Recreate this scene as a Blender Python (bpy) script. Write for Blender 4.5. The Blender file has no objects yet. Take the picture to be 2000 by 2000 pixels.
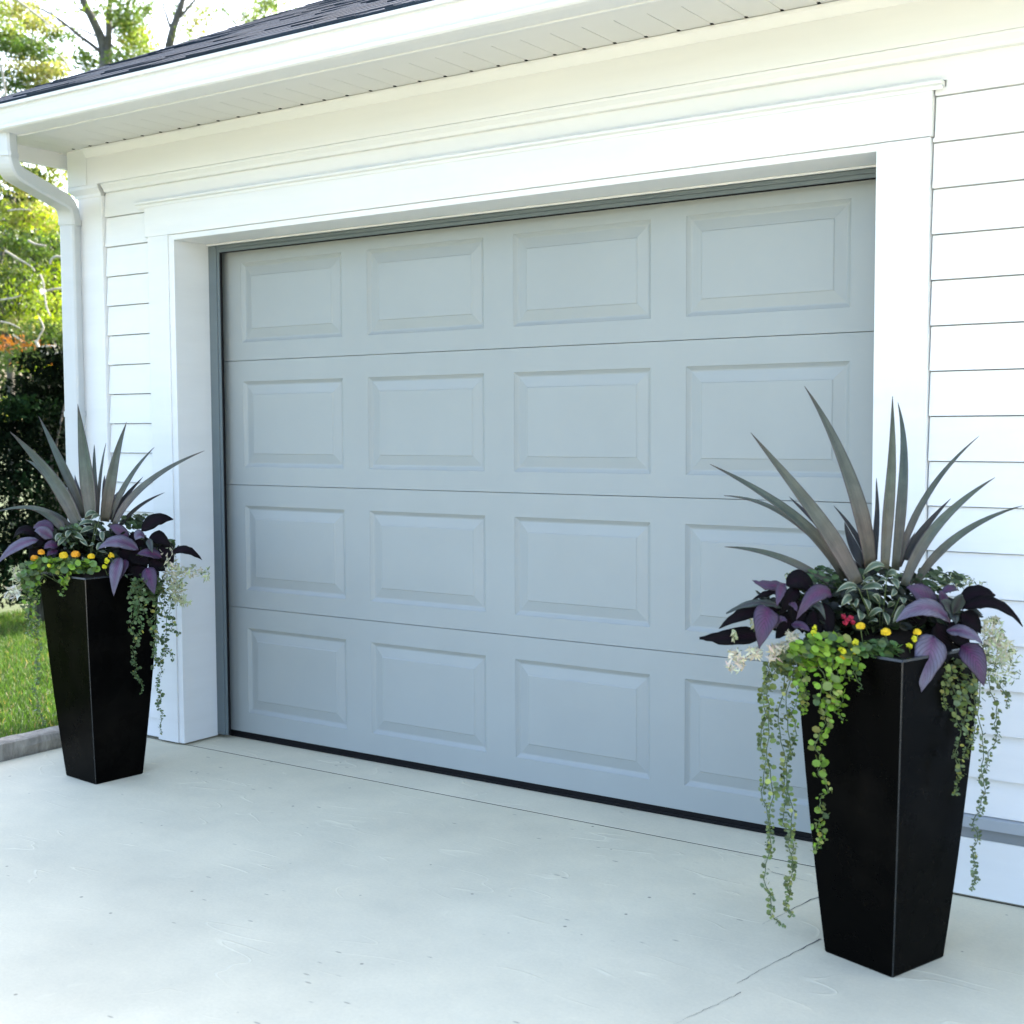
import bpy, bmesh, math, random
import numpy as np
from mathutils import Vector, Matrix

random.seed(7)
rng = np.random.default_rng(11)
S = bpy.context.scene
COL = S.collection

# ------------------------------------------------------------------ camera
CAM = np.array([4.2791, -4.0052, 1.3505]); FPX = 2566.76
YAW, PITCH, ROLL = .6045, -.0642, -.0051
def _basis():
    cy, sy, cp, sp = math.cos(YAW), math.sin(YAW), math.cos(PITCH), math.sin(PITCH)
    f = np.array([-sy*cp, cy*cp, sp]); r0 = np.array([cy, sy, 0.]); u0 = np.cross(r0, f)
    return math.cos(ROLL)*r0+math.sin(ROLL)*u0, -math.sin(ROLL)*r0+math.cos(ROLL)*u0, f
CR, CU, CF = _basis()
cd = bpy.data.cameras.new('camera'); cam = bpy.data.objects.new('camera', cd); COL.objects.link(cam)
m = Matrix.Identity(4)
for i in range(3):
    m[i][0], m[i][1], m[i][2], m[i][3] = CR[i], CU[i], -CF[i], CAM[i]
cam.matrix_world = m
cd.sensor_width = 36; cd.lens = 36*FPX/2000; cd.clip_end = 2000; cd.clip_start = .05
S.camera = cam
cd.dof.use_dof = True; cd.dof.focus_distance = 4.4; cd.dof.aperture_fstop = 4.5

# ------------------------------------------------------------------ sky, sun, exposure
SUN_EL, SUN_AZ = math.radians(41), math.radians(4)      # azimuth from +Y towards +X
w = bpy.data.worlds.new('World'); S.world = w; w.use_nodes = True
nt = w.node_tree; bg = nt.nodes['Background']
sky = nt.nodes.new('ShaderNodeTexSky'); sky.sky_type = 'NISHITA'; sky.sun_disc = False
sky.sun_elevation = SUN_EL; sky.sun_rotation = SUN_AZ; sky.air_density = 1.0; sky.dust_density = 5.0; sky.ozone_density = .4
nt.links.new(sky.outputs[0], bg.inputs[0]); bg.inputs[1].default_value = .15
sl = bpy.data.lights.new('sun', 'SUN'); sl.energy = 2.35; sl.angle = math.radians(.53); sl.color = (1, .95, .87)
so = bpy.data.objects.new('sun', sl); COL.objects.link(so)
sd = Vector((math.sin(SUN_AZ)*math.cos(SUN_EL), math.cos(SUN_AZ)*math.cos(SUN_EL), math.sin(SUN_EL)))
so.rotation_euler = sd.to_track_quat('Z', 'Y').to_euler(); so.location = sd*40
S.view_settings.view_transform = 'Standard'; S.view_settings.look = 'None'
S.view_settings.exposure = 2.75; S.view_settings.gamma = 1

# ------------------------------------------------------------------ helpers
def at(px, py, depth):          # a point seen at a photo pixel, at a real depth in metres
    return CAM + CF*depth + CR*((px-1000)/FPX*depth) - CU*((py-1000)/FPX*depth)

class MB:
    def __init__(s): s.v = []; s.f = []; s.m = []; s.c = []; s.uv = {}
    def add(s, vs, fs, mi=0, col=None):
        n = len(s.v); s.v += [tuple(map(float, p)) for p in vs]
        for f in fs:
            s.f.append(tuple(n+i for i in f)); s.m.append(mi); s.c.append(col)
    def box(s, x0, x1, y0, y1, z0, z1, mi=0, col=None):
        s.add([(x0,y0,z0),(x1,y0,z0),(x1,y1,z0),(x0,y1,z0),(x0,y0,z1),(x1,y0,z1),(x1,y1,z1),(x0,y1,z1)],
              [(0,3,2,1),(4,5,6,7),(0,1,5,4),(1,2,6,5),(2,3,7,6),(3,0,4,7)], mi, col)
    def extr_x(s, prof, x0, x1, mi=0, closed=True, caps=True):   # profile of (y,z), swept along x
        n = len(prof); vs = [(x0,y,z) for y,z in prof]+[(x1,y,z) for y,z in prof]
        fs = [(i, (i+1)%n, n+(i+1)%n, n+i) for i in range(n if closed else n-1)]
        if closed and caps: fs += [tuple(range(n))[::-1], tuple(range(n, 2*n))]
        s.add(vs, fs, mi)
    def tube(s, path, rad, k=8, mi=0, col=None):
        path = [np.array(p, float) for p in path]; n = len(path)
        rads = rad if hasattr(rad, '__len__') else [rad]*n
        vs = []; ref = np.array([.31, .17, .93])
        for i in range(n):
            t = path[min(i+1, n-1)]-path[max(i-1, 0)]; t /= np.linalg.norm(t)+1e-9
            a = np.cross(t, ref); a /= np.linalg.norm(a)+1e-9; b = np.cross(t, a)
            for j in range(k):
                q = 2*math.pi*j/k; vs.append(path[i]+rads[i]*(a*math.cos(q)+b*math.sin(q)))
        fs = [(i*k+j, i*k+(j+1)%k, (i+1)*k+(j+1)%k, (i+1)*k+j) for i in range(n-1) for j in range(k)]
        fs += [tuple(range(k))[::-1], tuple((n-1)*k+j for j in range(k))]
        s.add(vs, fs, mi, col)
    def build(s, name, mats, parent=None, smooth=False, bevel=0, fix=True):
        me = bpy.data.meshes.new(name); me.from_pydata(s.v, [], s.f)
        if not isinstance(mats, (list, tuple)): mats = [mats]
        for x in mats: me.materials.append(x)
        me.polygons.foreach_set('material_index', s.m)
        if any(c is not None for c in s.c):
            a = me.color_attributes.new('tint', 'FLOAT_COLOR', 'CORNER'); buf = []
            for f, c in zip(s.f, s.c): buf += list((*(c or (1, 1, 1)), 1))*len(f)
            a.data.foreach_set('color', buf)
        if fix:
            bm = bmesh.new(); bm.from_mesh(me); bmesh.ops.recalc_face_normals(bm, faces=bm.faces[:]); bm.to_mesh(me); bm.free()
        if smooth: me.polygons.foreach_set('use_smooth', [True]*len(me.polygons))
        o = bpy.data.objects.new(name, me); COL.objects.link(o)
        if parent:
            o.parent = parent; o.matrix_parent_inverse = Matrix.Translation(parent.location).inverted()
        if bevel:
            b = o.modifiers.new('bevel', 'BEVEL'); b.width = bevel; b.segments = 2; b.limit_method = 'ANGLE'; b.angle_limit = math.radians(40)
        return o

def tag(o, label=None, cat=None, group=None, kind=None):
    for k, v in (('label', label), ('category', cat), ('group', group), ('kind', kind)):
        if v: o[k] = v
    return o
def thing(name, loc, label, cat, group=None):
    o = bpy.data.objects.new(name, None); COL.objects.link(o); o.location = Vector(tuple(map(float, loc))); o.empty_display_size = .1
    return tag(o, label, cat, group)

# ------------------------------------------------------------------ materials
def mat(name):
    x = bpy.data.materials.new(name); x.use_nodes = True
    return x, x.node_tree, x.node_tree.nodes['Principled BSDF']
def node(t, typ, **kw):
    n = t.nodes.new(typ)
    for k, v in kw.items():
        if hasattr(n, k): setattr(n, k, v)
        else: n.inputs[k.replace('_', ' ')].default_value = v
    return n
def noise(t, scale, detail=4, rough=.55, vec=None, **kw):
    n = node(t, 'ShaderNodeTexNoise', **kw); n.inputs['Scale'].default_value = scale; n.inputs['Detail'].default_value = detail; n.inputs['Roughness'].default_value = rough
    if vec is None:
        tc = t.nodes.new('ShaderNodeTexCoord'); vec = tc.outputs['Object']
    t.links.new(vec, n.inputs['Vector']); return n
def ramp(t, src, stops):
    r = t.nodes.new('ShaderNodeValToRGB'); e = r.color_ramp.elements
    while len(e) < len(stops): e.new(.5)
    for q, (p, c) in zip(e, stops): q.position = p; q.color = (*c, 1) if len(c) == 3 else c
    t.links.new(src, r.inputs[0]); return r
def mix(t, fac, a, b, mode='MIX'):
    n = t.nodes.new('ShaderNodeMix'); n.data_type = 'RGBA'; n.blend_type = mode
    for s_, v in ((n.inputs[0], fac), (n.inputs[6], a), (n.inputs[7], b)):
        if hasattr(v, 'node'): t.links.new(v, s_)
        else: s_.default_value = v if not isinstance(v, tuple) else (*v, 1)
    return n.outputs[2]
def bump(t, b, h, strength, dist=.01, prev=None):
    n = t.nodes.new('ShaderNodeBump'); n.inputs['Strength'].default_value = strength; n.inputs['Distance'].default_value = dist
    t.links.new(h, n.inputs['Height'])
    if prev: t.links.new(prev, n.inputs['Normal'])
    t.links.new(n.outputs[0], b.inputs['Normal']); return n.outputs[0]

def paint(name, col, rough=.45, var=.04, bs=.08, spec=.4, streak=True):
    x, t, b = mat(name)
    tc = t.nodes.new('ShaderNodeTexCoord'); mp = node(t, 'ShaderNodeMapping'); mp.inputs['Scale'].default_value = (.6, 1, 6) if streak else (1, 1, 1)
    t.links.new(tc.outputs['Object'], mp.inputs[0])
    n = noise(t, 2.2, 5, .6, mp.outputs[0])
    lo = tuple(c*(1-var) for c in col); hi = tuple(min(1, c*(1+var)) for c in col)
    r = ramp(t, n.outputs[0], [(.3, lo), (.7, hi)]); t.links.new(r.outputs[0], b.inputs['Base Color'])
    b.inputs['Roughness'].default_value = rough; b.inputs['Specular IOR Level'].default_value = spec
    n2 = noise(t, 160, 3, .6, mp.outputs[0]); q_ = bump(t, b, n2.outputs[0], bs, .002)
    n3 = noise(t, 3., 5, .6); rr_ = ramp(t, n3.outputs[0], [(.3, (rough-.09,)*3), (.7, (rough+.1,)*3)]); t.links.new(rr_.outputs[0], b.inputs['Roughness'])
    n4 = noise(t, 1.1, 2, .5); bump(t, b, n4.outputs[0], .10, .02, q_)
    return x

WHITE = paint('white_paint', (.70, .712, .712), .5, .03)
SIDING = paint('siding_paint', (.725, .735, .735), .55, .03, .12)
SOFFIT = paint('soffit_vinyl', (.645, .645, .625), .55, .03)
GUTTER = paint('gutter_enamel', (.67, .68, .68), .55, .02, .03, .2)
SPOUT = paint('downspout_shaded_enamel', (.53, .555, .565), .35, .03, .03)  # darker copy of the gutter white, shade on the downspout put into the colour
DOOR = paint('grey_door_enamel', (.304, .329, .322), .42, .03, .05, .35, False)
STOP = paint('dark_grey_stop', (.125, .155, .165), .5, .04)
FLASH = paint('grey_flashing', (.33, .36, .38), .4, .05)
SHADOWBAND = paint('shadow_band_grey', (.20, .22, .235), .5, .05)  # dark grey that paints the shadow below the flashing

def flat(name, col, rough=.6, spec=.3):
    x, t, b = mat(name); n = noise(t, 30, 4)
    r = ramp(t, n.outputs[0], [(.3, tuple(c*.8 for c in col)), (.7, tuple(c*1.2 for c in col))]); t.links.new(r.outputs[0], b.inputs['Base Color'])
    b.inputs['Roughness'].default_value = rough; b.inputs['Specular IOR Level'].default_value = spec
    return x
GAP = flat('dark_gap', (.008, .009, .01), .9, .05)
RUBBER = flat('black_rubber', (.006, .006, .007), .7, .15)
SHEATH = flat('grey_sheathing', (.10, .105, .11), .9, .05)
SOIL = flat('potting_soil', (.012, .009, .007), .95, .1)
CRACK = flat('joint_filler', (.05, .055, .06), .9, .1)

def black_glaze():
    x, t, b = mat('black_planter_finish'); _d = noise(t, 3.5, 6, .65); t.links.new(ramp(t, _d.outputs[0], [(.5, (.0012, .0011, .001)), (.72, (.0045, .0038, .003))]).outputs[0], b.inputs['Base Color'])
    n = noise(t, 9, 5, .6); r = ramp(t, n.outputs[0], [(.35, (.22,)*3), (.75, (.4,)*3)]); t.links.new(r.outputs[0], b.inputs['Roughness'])
    b.inputs['Specular IOR Level'].default_value = .03
    n2 = noise(t, 60, 3); bump(t, b, n2.outputs[0], .05, .002); return x
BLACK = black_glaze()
EDGE, _t, _b = mat('planter_edge_highlight'); _n = noise(_t, 40, 3)  # lighter than the planter faces, edge highlight partly put into the colour
_r = ramp(_t, _n.outputs[0], [(.3, (.006, .0065, .007)), (.7, (.016, .018, .019))]); _t.links.new(_r.outputs[0], _b.inputs['Base Color']); _b.inputs['Roughness'].default_value = .22

def concrete(name, base):
    x, t, b = mat(name); tc = t.nodes.new('ShaderNodeTexCoord'); P = tc.outputs['Object']
    n1 = noise(t, .55, 5, .6, P); n2 = noise(t, 3.2, 6, .62, P); n3 = noise(t, 90, 4, .7, P)
    c = ramp(t, n1.outputs[0], [(.32, tuple(k*.86 for k in base)), (.68, tuple(k*1.1 for k in base))]).outputs[0]
    c = mix(t, .5, c, ramp(t, n2.outputs[0], [(.3, (.80, .82, .83)), (.72, (1.10, 1.08, 1.05))]).outputs[0], 'MULTIPLY')
    c = mix(t, .5, c, ramp(t, n3.outputs[0], [(.25, (.88, .88, .88)), (.7, (1.06, 1.06, 1.06))]).outputs[0], 'MULTIPLY')
    # trowel arcs : thin ridges of warped, stretched noise, only in patches
    mp = node(t, 'ShaderNodeMapping'); mp.inputs['Rotation'].default_value = (0, 0, .75); mp.inputs['Scale'].default_value = (1., 3.4, 1)
    t.links.new(P, mp.inputs[0])
    n4 = noise(t, 1.7, 1., .4, mp.outputs[0], ); n4.inputs['Distortion'].default_value = .9
    ridge = ramp(t, n4.outputs[0], [(.485, (0,)*3), (.5, (1,)*3), (.503, (.2,)*3), (.53, (0,)*3)]).outputs[0]
    n5 = noise(t, 4.2, 2, .5, P); patch = ramp(t, n5.outputs[0], [(.50, (0,)*3), (.60, (1,)*3)]).outputs[0]
    arcs = mix(t, 1, ridge, patch, 'MULTIPLY')
    af = node(t, 'ShaderNodeMath', operation='MULTIPLY'); af.inputs[1].default_value = .42; t.links.new(arcs, af.inputs[0]); c = mix(t, af.outputs[0], c, tuple(min(1, k*1.25) for k in base))
    # small dark pits and flecks
    v = node(t, 'ShaderNodeTexVoronoi'); v.inputs['Scale'].default_value = 9.; v.inputs['Randomness'].default_value = 1; t.links.new(P, v.inputs['Vector'])
    pit = ramp(t, v.outputs['Distance'], [(.035, (1,)*3), (.055, (0,)*3)]).outputs[0]
    n6 = noise(t, 5.3, 2, .5, P); pm = ramp(t, n6.outputs[0], [(.44, (0,)*3), (.48, (1,)*3)]).outputs[0]
    pits = mix(t, 1, pit, pm, 'MULTIPLY')
    c = mix(t, pits, c, tuple(k*.42 for k in base))
    mp2 = node(t, 'ShaderNodeMapping'); mp2.inputs['Rotation'].default_value = (0, 0, -.5); mp2.inputs['Scale'].default_value = (1., 3.2, 1); t.links.new(P, mp2.inputs[0])
    v2 = node(t, 'ShaderNodeTexVoronoi'); v2.inputs['Scale'].default_value = 6.5; t.links.new(mp2.outputs[0], v2.inputs['Vector'])
    dash = ramp(t, v2.outputs['Distance'], [(.05, (1,)*3), (.085, (0,)*3)]).outputs[0]
    n7 = noise(t, 3.1, 2, .5, mp2.outputs[0]); dm = ramp(t, n7.outputs[0], [(.47, (0,)*3), (.52, (1,)*3)]).outputs[0]
    dd = mix(t, 1, dash, dm, 'MULTIPLY'); c = mix(t, dd, c, tuple(k*.55 for k in base))
    t.links.new(c, b.inputs['Base Color']); b.inputs['Roughness'].default_value = .75; b.inputs['Specular IOR Level'].default_value = .3
    p = bump(t, b, n3.outputs[0], .18, .003); p = bump(t, b, arcs, .5, .004, p); q = bump(t, b, n2.outputs[0], .45, .012, p)
    return x
SLAB = concrete('driveway_concrete', (.595, .56, .425))
APRON = concrete('apron_concrete', (.61, .575, .445))

def shingle():
    x, t, b = mat('asphalt_shingle'); at_ = node(t, 'ShaderNodeVertexColor'); at_.layer_name = 'tint'
    n = noise(t, 220, 3, .7); r = ramp(t, n.outputs[0], [(.3, (.6,)*3), (.7, (1.35,)*3)])
    t.links.new(mix(t, 1., at_.outputs[0], r.outputs[0], 'MULTIPLY'), b.inputs['Base Color']); b.inputs['Roughness'].default_value = .95; b.inputs['Specular IOR Level'].default_value = .15
    bump(t, b, n.outputs[0], .5, .004); return x
SHINGLE = shingle()

def leafmat(name, trans=.45, rough=.5, spec=.3, mul=1.0):
    x, t, b = mat(name); a = node(t, 'ShaderNodeVertexColor'); a.layer_name = 'tint'
    n = noise(t, 6, 3); r = ramp(t, n.outputs[0], [(.3, (.75*mul,)*3), (.7, (1.25*mul,)*3)])
    c = mix(t, 1., a.outputs[0], r.outputs[0], 'MULTIPLY'); t.links.new(c, b.inputs['Base Color'])
    b.inputs['Roughness'].default_value = rough; b.inputs['Specular IOR Level'].default_value = spec
    tr = t.nodes.new('ShaderNodeBsdfTranslucent'); t.links.new(mix(t, 1., c, (1.12, 1.15, .6), 'MULTIPLY'), tr.inputs[0])
    ms = t.nodes.new('ShaderNodeMixShader'); ms.inputs[0].default_value = trans
    out = t.nodes['Material Output']; t.links.new(b.outputs[0], ms.inputs[1]); t.links.new(tr.outputs[0], ms.inputs[2]); t.links.new(ms.outputs[0], out.inputs[0])
    return x
LEAF = leafmat('tree_leaves'); SPRIG = leafmat('small_leaves', .25, .45, .35)
SHRUBLEAF = leafmat('shrub_leaves', .15, .8, .02)
GRASS = leafmat('grass_blades', .4, .6)

def bark(name, a, c):
    x, t, b = mat(name); tc = t.nodes.new('ShaderNodeTexCoord'); mp = node(t, 'ShaderNodeMapping'); mp.inputs['Scale'].default_value = (1, 1, .25); t.links.new(tc.outputs['Object'], mp.inputs[0])
    n = noise(t, 22, 6, .7, mp.outputs[0]); r = ramp(t, n.outputs[0], [(.35, a), (.65, c)]); t.links.new(r.outputs[0], b.inputs['Base Color']); b.inputs['Roughness'].default_value = .9
    bump(t, b, n.outputs[0], .8, .03); return x
BARK = bark('tree_bark', (.04, .038, .032), (.13, .12, .095))
SUNLITBARK = bark('sunlit_bark', (.30, .27, .21), (.5, .46, .38))  # bark lightened for sunlit branches, sunlight put into the colour
TIMBER = bark('weathered_timber', (.20, .18, .15), (.40, .36, .30))
STEM = flat('green_stem', (.07, .10, .035), .6)

def lawnmat():
    x, t, b = mat('lawn_turf'); n = noise(t, 1.3, 5, .6); n2 = noise(t, 60, 4, .7)
    c = ramp(t, n.outputs[0], [(.3, (.030, .050, .012)), (.7, (.055, .078, .02))]).outputs[0]
    t.links.new(mix(t, .7, c, ramp(t, n2.outputs[0], [(.3, (.5,)*3), (.7, (1.4,)*3)]).outputs[0], 'MULTIPLY'), b.inputs['Base Color']); b.inputs['Roughness'].default_value = .95; bump(t, b, n2.outputs[0], .8, .02); return x
LAWN = lawnmat()

def blade_mat(dark=False):       # sword leaf: length-wise stripes, purple-brown tint low on the blade
    x, t, b = mat('sword_leaf_dark' if dark else 'sword_leaf')
    uv = t.nodes.new('ShaderNodeUVMap'); sp = t.nodes.new('ShaderNodeSeparateXYZ'); t.links.new(uv.outputs[0], sp.inputs[0])
    mp = node(t, 'ShaderNodeMapping'); mp.inputs['Scale'].default_value = (2.2, 34, 1); t.links.new(uv.outputs[0], mp.inputs[0])
    n = noise(t, 1., 4, .6, mp.outputs[0])
    base = ramp(t, sp.outputs[0], [(0, (.075, .075, .055)), (.22, (.092, .08, .066)), (.5, (.074, .092, .076)), (1, (.055, .072, .06))]).outputs[0]
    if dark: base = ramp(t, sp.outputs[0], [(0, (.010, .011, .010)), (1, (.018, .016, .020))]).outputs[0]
    c = mix(t, .75, base, ramp(t, n.outputs[0], [(.32, (.52, .55, .55)), (.68, (1.42, 1.38, 1.3))]).outputs[0], 'MULTIPLY')
    oi = t.nodes.new('ShaderNodeObjectInfo'); c = mix(t, .6, c, ramp(t, oi.outputs['Random'], [(0, (.75, .85, .8)), (.5, (1.05, 1.1, 1.0)), (1, (1.2, 1.0, .95))]).outputs[0], 'MULTIPLY')
    blot = noise(t, 26, 4, .6); c = mix(t, .55, c, ramp(t, blot.outputs[0], [(.35, (.6, .6, .6)), (.62, (1.15, 1.15, 1.15))]).outputs[0], 'MULTIPLY')
    if not dark: c = mix(t, ramp(t, sp.outputs[0], [(.86, (0,)*3), (.97, (.8,)*3)]).outputs[0], c, (.05, .035, .022))
    edge = ramp(t, sp.outputs[1], [(0, (1,)*3), (.06, (0,)*3), (.94, (0,)*3), (1, (1,)*3)]).outputs[0]
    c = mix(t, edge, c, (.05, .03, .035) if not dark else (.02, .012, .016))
    t.links.new(c, b.inputs['Base Color']); b.inputs['Roughness'].default_value = .38; b.inputs['Specular IOR Level'].default_value = .45
    bump(t, b, n.outputs[0], .6, .003); return x
BLADE, BLADED = blade_mat(), blade_mat(True)

def shield_mat(kind):            # silver-purple leaf with dark veins and magenta heart
    x, t, b = mat('purple_leaf_'+kind)
    uv = t.nodes.new('ShaderNodeUVMap'); sp = t.nodes.new('ShaderNodeSeparateXYZ'); t.links.new(uv.outputs[0], sp.inputs[0])
    ab = node(t, 'ShaderNodeMath', operation='SUBTRACT'); ab.inputs[1].default_value = .5; t.links.new(sp.outputs[1], ab.inputs[0])
    ab2 = node(t, 'ShaderNodeMath', operation='ABSOLUTE'); t.links.new(ab.outputs[0], ab2.inputs[0])
    k = node(t, 'ShaderNodeMath', operation='MULTIPLY_ADD'); k.inputs[1].default_value = -.75; t.links.new(ab2.outputs[0], k.inputs[0]); t.links.new(sp.outputs[0], k.inputs[2])
    k2 = node(t, 'ShaderNodeMath', operation='MULTIPLY'); k2.inputs[1].default_value = 58.; t.links.new(k.outputs[0], k2.inputs[0])
    k3 = node(t, 'ShaderNodeMath', operation='SINE'); t.links.new(k2.outputs[0], k3.inputs[0])
    vein = ramp(t, k3.outputs[0], [(.45, (0,)*3), (.95, (1,)*3)]).outputs[0]
    pal = {'silver': ((.105, .096, .132), (.09, .026, .075), (.045, .034, .052)), 'purple': ((.052, .032, .062), (.08, .014, .06), (.013, .007, .015)),
           'dark': ((.005, .004, .005), (.009, .003, .007), (.002, .002, .0025)), 'green': ((.045, .058, .05), (.03, .018, .028), (.012, .017, .013))}[kind]  # dark palette paints shaded undersides and backlit leaves of the same plant
    n = noise(t, 30, 3)
    heart = ramp(t, ab2.outputs[0], [(.0, (1,)*3), (.10, (.75,)*3), (.26, (0,)*3)]).outputs[0]
    fade = ramp(t, sp.outputs[0], [(0, (1,)*3), (.65, (.6,)*3), (1, (0,)*3)]).outputs[0]
    c = mix(t, mix(t, 1, heart, fade, 'MULTIPLY'), pal[0], pal[1])
    vf = node(t, 'ShaderNodeMath', operation='MULTIPLY'); vf.inputs[1].default_value = .55; t.links.new(vein, vf.inputs[0])
    c = mix(t, vf.outputs[0], c, pal[2])
    c = mix(t, .6, c, ramp(t, n.outputs[0], [(.3, (.7,)*3), (.7, (1.25,)*3)]).outputs[0], 'MULTIPLY')
    edge = ramp(t, ab2.outputs[0], [(.44, (0,)*3), (.49, (1,)*3)]).outputs[0]; c = mix(t, edge, c, pal[2])
    t.links.new(c, b.inputs['Base Color']); b.inputs['Roughness'].default_value = .42 if kind != 'dark' else .6; b.inputs['Specular IOR Level'].default_value = .3 if kind != 'dark' else .06
    bump(t, b, vein, .35, .003); return x
SH = {k: shield_mat(k) for k in ('silver', 'purple', 'dark', 'green')}

def varieg_mat():
    x, t, b = mat('cream_edged_leaf')
    uv = t.nodes.new('ShaderNodeUVMap'); sp = t.nodes.new('ShaderNodeSeparateXYZ'); t.links.new(uv.outputs[0], sp.inputs[0])
    n = noise(t, 60, 3); ad = node(t, 'ShaderNodeMath', operation='MULTIPLY_ADD'); ad.inputs[1].default_value = .14; t.links.new(n.outputs[0], ad.inputs[0]); t.links.new(sp.outputs[1], ad.inputs[2])
    c = ramp(t, ad.outputs[0], [(.0, (.19, .21, .14)), (.18, (.17, .19, .125)), (.30, (.035, .06, .032)), (.80, (.045, .075, .04)), (.88, (.17, .19, .125)), (1, (.19, .21, .14))]).outputs[0]
    t.links.new(c, b.inputs['Base Color']); b.inputs['Roughness'].default_value = .45; return x
VARIEG = varieg_mat()
YELLOW = flat('yellow_petals', (.62, .42, .012), .6); ORANGE = flat('orange_petals', (.62, .27, .01), .6); RED = flat('red_petals', (.26, .008, .03), .6); LIME = flat('lime_petals', (.5, .48, .015), .6)

# ------------------------------------------------------------------ ground
def sheet(name, mt, pts, z, kind='structure'):
    g = MB(); g.add([(x, y, z) for x, y in pts], [tuple(range(len(pts)))]); o = g.build(name, mt, fix=False); return tag(o, kind=kind)
sheet('lawn', LAWN, [(-300, -300), (300, -300), (300, 300), (-300, 300)], -.06)
g = MB(); JY = -.222
g.box(-.445, 9, -14, JY-.004, -.16, 0)
tag(g.build('driveway', SLAB, bevel=.003), kind='structure')
g = MB(); g.box(-.445, 9, JY+.004, .12, -.16, -.001); tag(g.build('door_apron', APRON, bevel=.003), kind='structure')
g = MB(); g.box(-.445, 9, JY-.0035, JY+.0035, -.15, -.0015); tag(g.build('expansion_joint', GAP), kind='structure')

def strip(path, wd, z):          # hairline crack: a thin sheet with ragged width
    vs = []; P = []
    for (a, b) in zip(path[:-1], path[1:]):
        for i in range(9):
            q = i/9; P.append(((a[0]*(1-q)+b[0]*q)+random.gauss(0, .0012), (a[1]*(1-q)+b[1]*q)+random.gauss(0, .0012)))
    P.append(path[-1]); n = len(P)
    for i, p in enumerate(P):
        t = np.array(P[min(i+1, n-1)])-np.array(P[max(i-1, 0)]); t /= np.linalg.norm(t)+1e-9; ww = wd*.62*random.uniform(.3, 1.)*(1-.75*(i/n))
        vs += [(p[0]-t[1]*ww, p[1]+t[0]*ww, z), (p[0]+t[1]*ww, p[1]-t[0]*ww, z)]
    return vs, [(2*i, 2*i+1, 2*i+3, 2*i+2) for i in range(n-1)]
g = MB()
for pth, wd in (([(2.70, -.345), (2.86, -.365)], .0032), ([(2.94, -.36), (2.89, -.50), (2.85, -.75)], .0045), ([(3.02, -.76), (2.985, -.95), (2.955, -1.14)], .0045), ([(2.985, -1.18), (2.96, -1.3), (2.93, -1.42)], .002)):
    v, f = strip(pth, wd, .0012); g.add(v, f)
tag(g.build('driveway_crack', CRACK, fix=False), kind='structure')

# ------------------------------------------------------------------ the garage
GX0, GX1, GY1 = -.645, 6.0, 6.6
G = thing('garage', (1.45, 0, 0), 'white clapboard garage with grey raised panel door, dark shingle roof and white gutter', 'garage')
SOZ = 2.573
# --- siding on the front wall, lapped courses
g = MB(); ZL = [2.275-.1282*k for k in range(19)]
def courses(x0, x1, zlo, zhi):
    tops = [ZL[0]+.1282]+ZL
    for k in range(len(ZL)):
        a, b_ = ZL[k], tops[k]
        if b_ <= zlo or a >= zhi: continue
        lo, hi = max(a, zlo), min(b_, zhi)
        if hi > b_-.001: hi -= .0030
        yb = -.234+.011*(lo-a)/.1282; yt = -.234+.011*(hi-a)/.1282
        g.add([(x0, yb, lo), (x1, yb, lo), (x1, yt, hi), (x0, yt, hi), (x0, -.206, lo), (x1, -.206, lo), (x1, -.206, hi), (x0, -.206, hi)],
              [(0, 1, 2, 3), (0, 4, 5, 1), (3, 2, 6, 7), (0, 3, 7, 4), (1, 5, 6, 2)])
courses(-.481, -.191, .012, 2.158); courses(3.1215, GX1, .245, 2.158); courses(-.481, -.207, 2.158, 2.296); courses(3.126, GX1, 2.158, 2.296); courses(-.481, GX1, 2.315, 2.38)
courses(-.481, -.25, 2.296, 2.315); courses(3.156, GX1, 2.296, 2.315)
g.build('siding', SIDING, G)
g = MB(); g.box(-.50, -.17, -.2045, -.178, .012, 2.39); g.box(3.10, GX1, -.2045, -.178, .2, 2.39); g.box(-.17, 3.10, -.2045, -.178, 2.17, 2.39); g.build('sheathing', SHEATH, G)
# --- base board, flashing under the siding, painted shadow strip below it
g = MB(); g.box(3.116, GX1, -.236, -.10, .007, .176); g.build('base_board', WHITE, G, bevel=.003)
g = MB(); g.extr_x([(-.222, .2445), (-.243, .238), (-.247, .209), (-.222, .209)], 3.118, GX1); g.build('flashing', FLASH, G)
g = MB(); g.extr_x([(-.20, .208), (-.239, .207), (-.2375, .177), (-.20, .177)], 3.118, GX1); g.build('shadow_strip', SHADOWBAND, G)  # strip added to paint the shadow under the flashing
# --- inner wall, side and back walls
g = MB(); g.box(GX0+.02, -.064, -.175, -.06, .006, SOZ); g.box(2.99, GX1, -.175, -.06, .006, SOZ); g.box(-.06, 2.99, -.175, -.06, 2.17, SOZ)
g.box(GX0, GX0+.1, -.058, GY1, -.05, SOZ); g.box(GX1-.1, GX1, -.058, GY1, -.05, SOZ); g.box(GX0+.1, GX1-.1, GY1-.1, GY1, -.05, SOZ)
for xa in (GX0, GX1-.1):       # gable ends
    g.add([(xa, -.17, SOZ), (xa, GY1, SOZ), (xa, 3.0, 4.26), (xa+.1, -.17, SOZ), (xa+.1, GY1, SOZ), (xa+.1, 3.0, 4.26)], [(0, 1, 2), (3, 5, 4), (0, 2, 5, 3), (1, 4, 5, 2)])
g.box(GX0+.1, GX1-.1, -.05, GY1-.1, 2.60, 2.64)
g.build('wall', SIDING, G)
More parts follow.
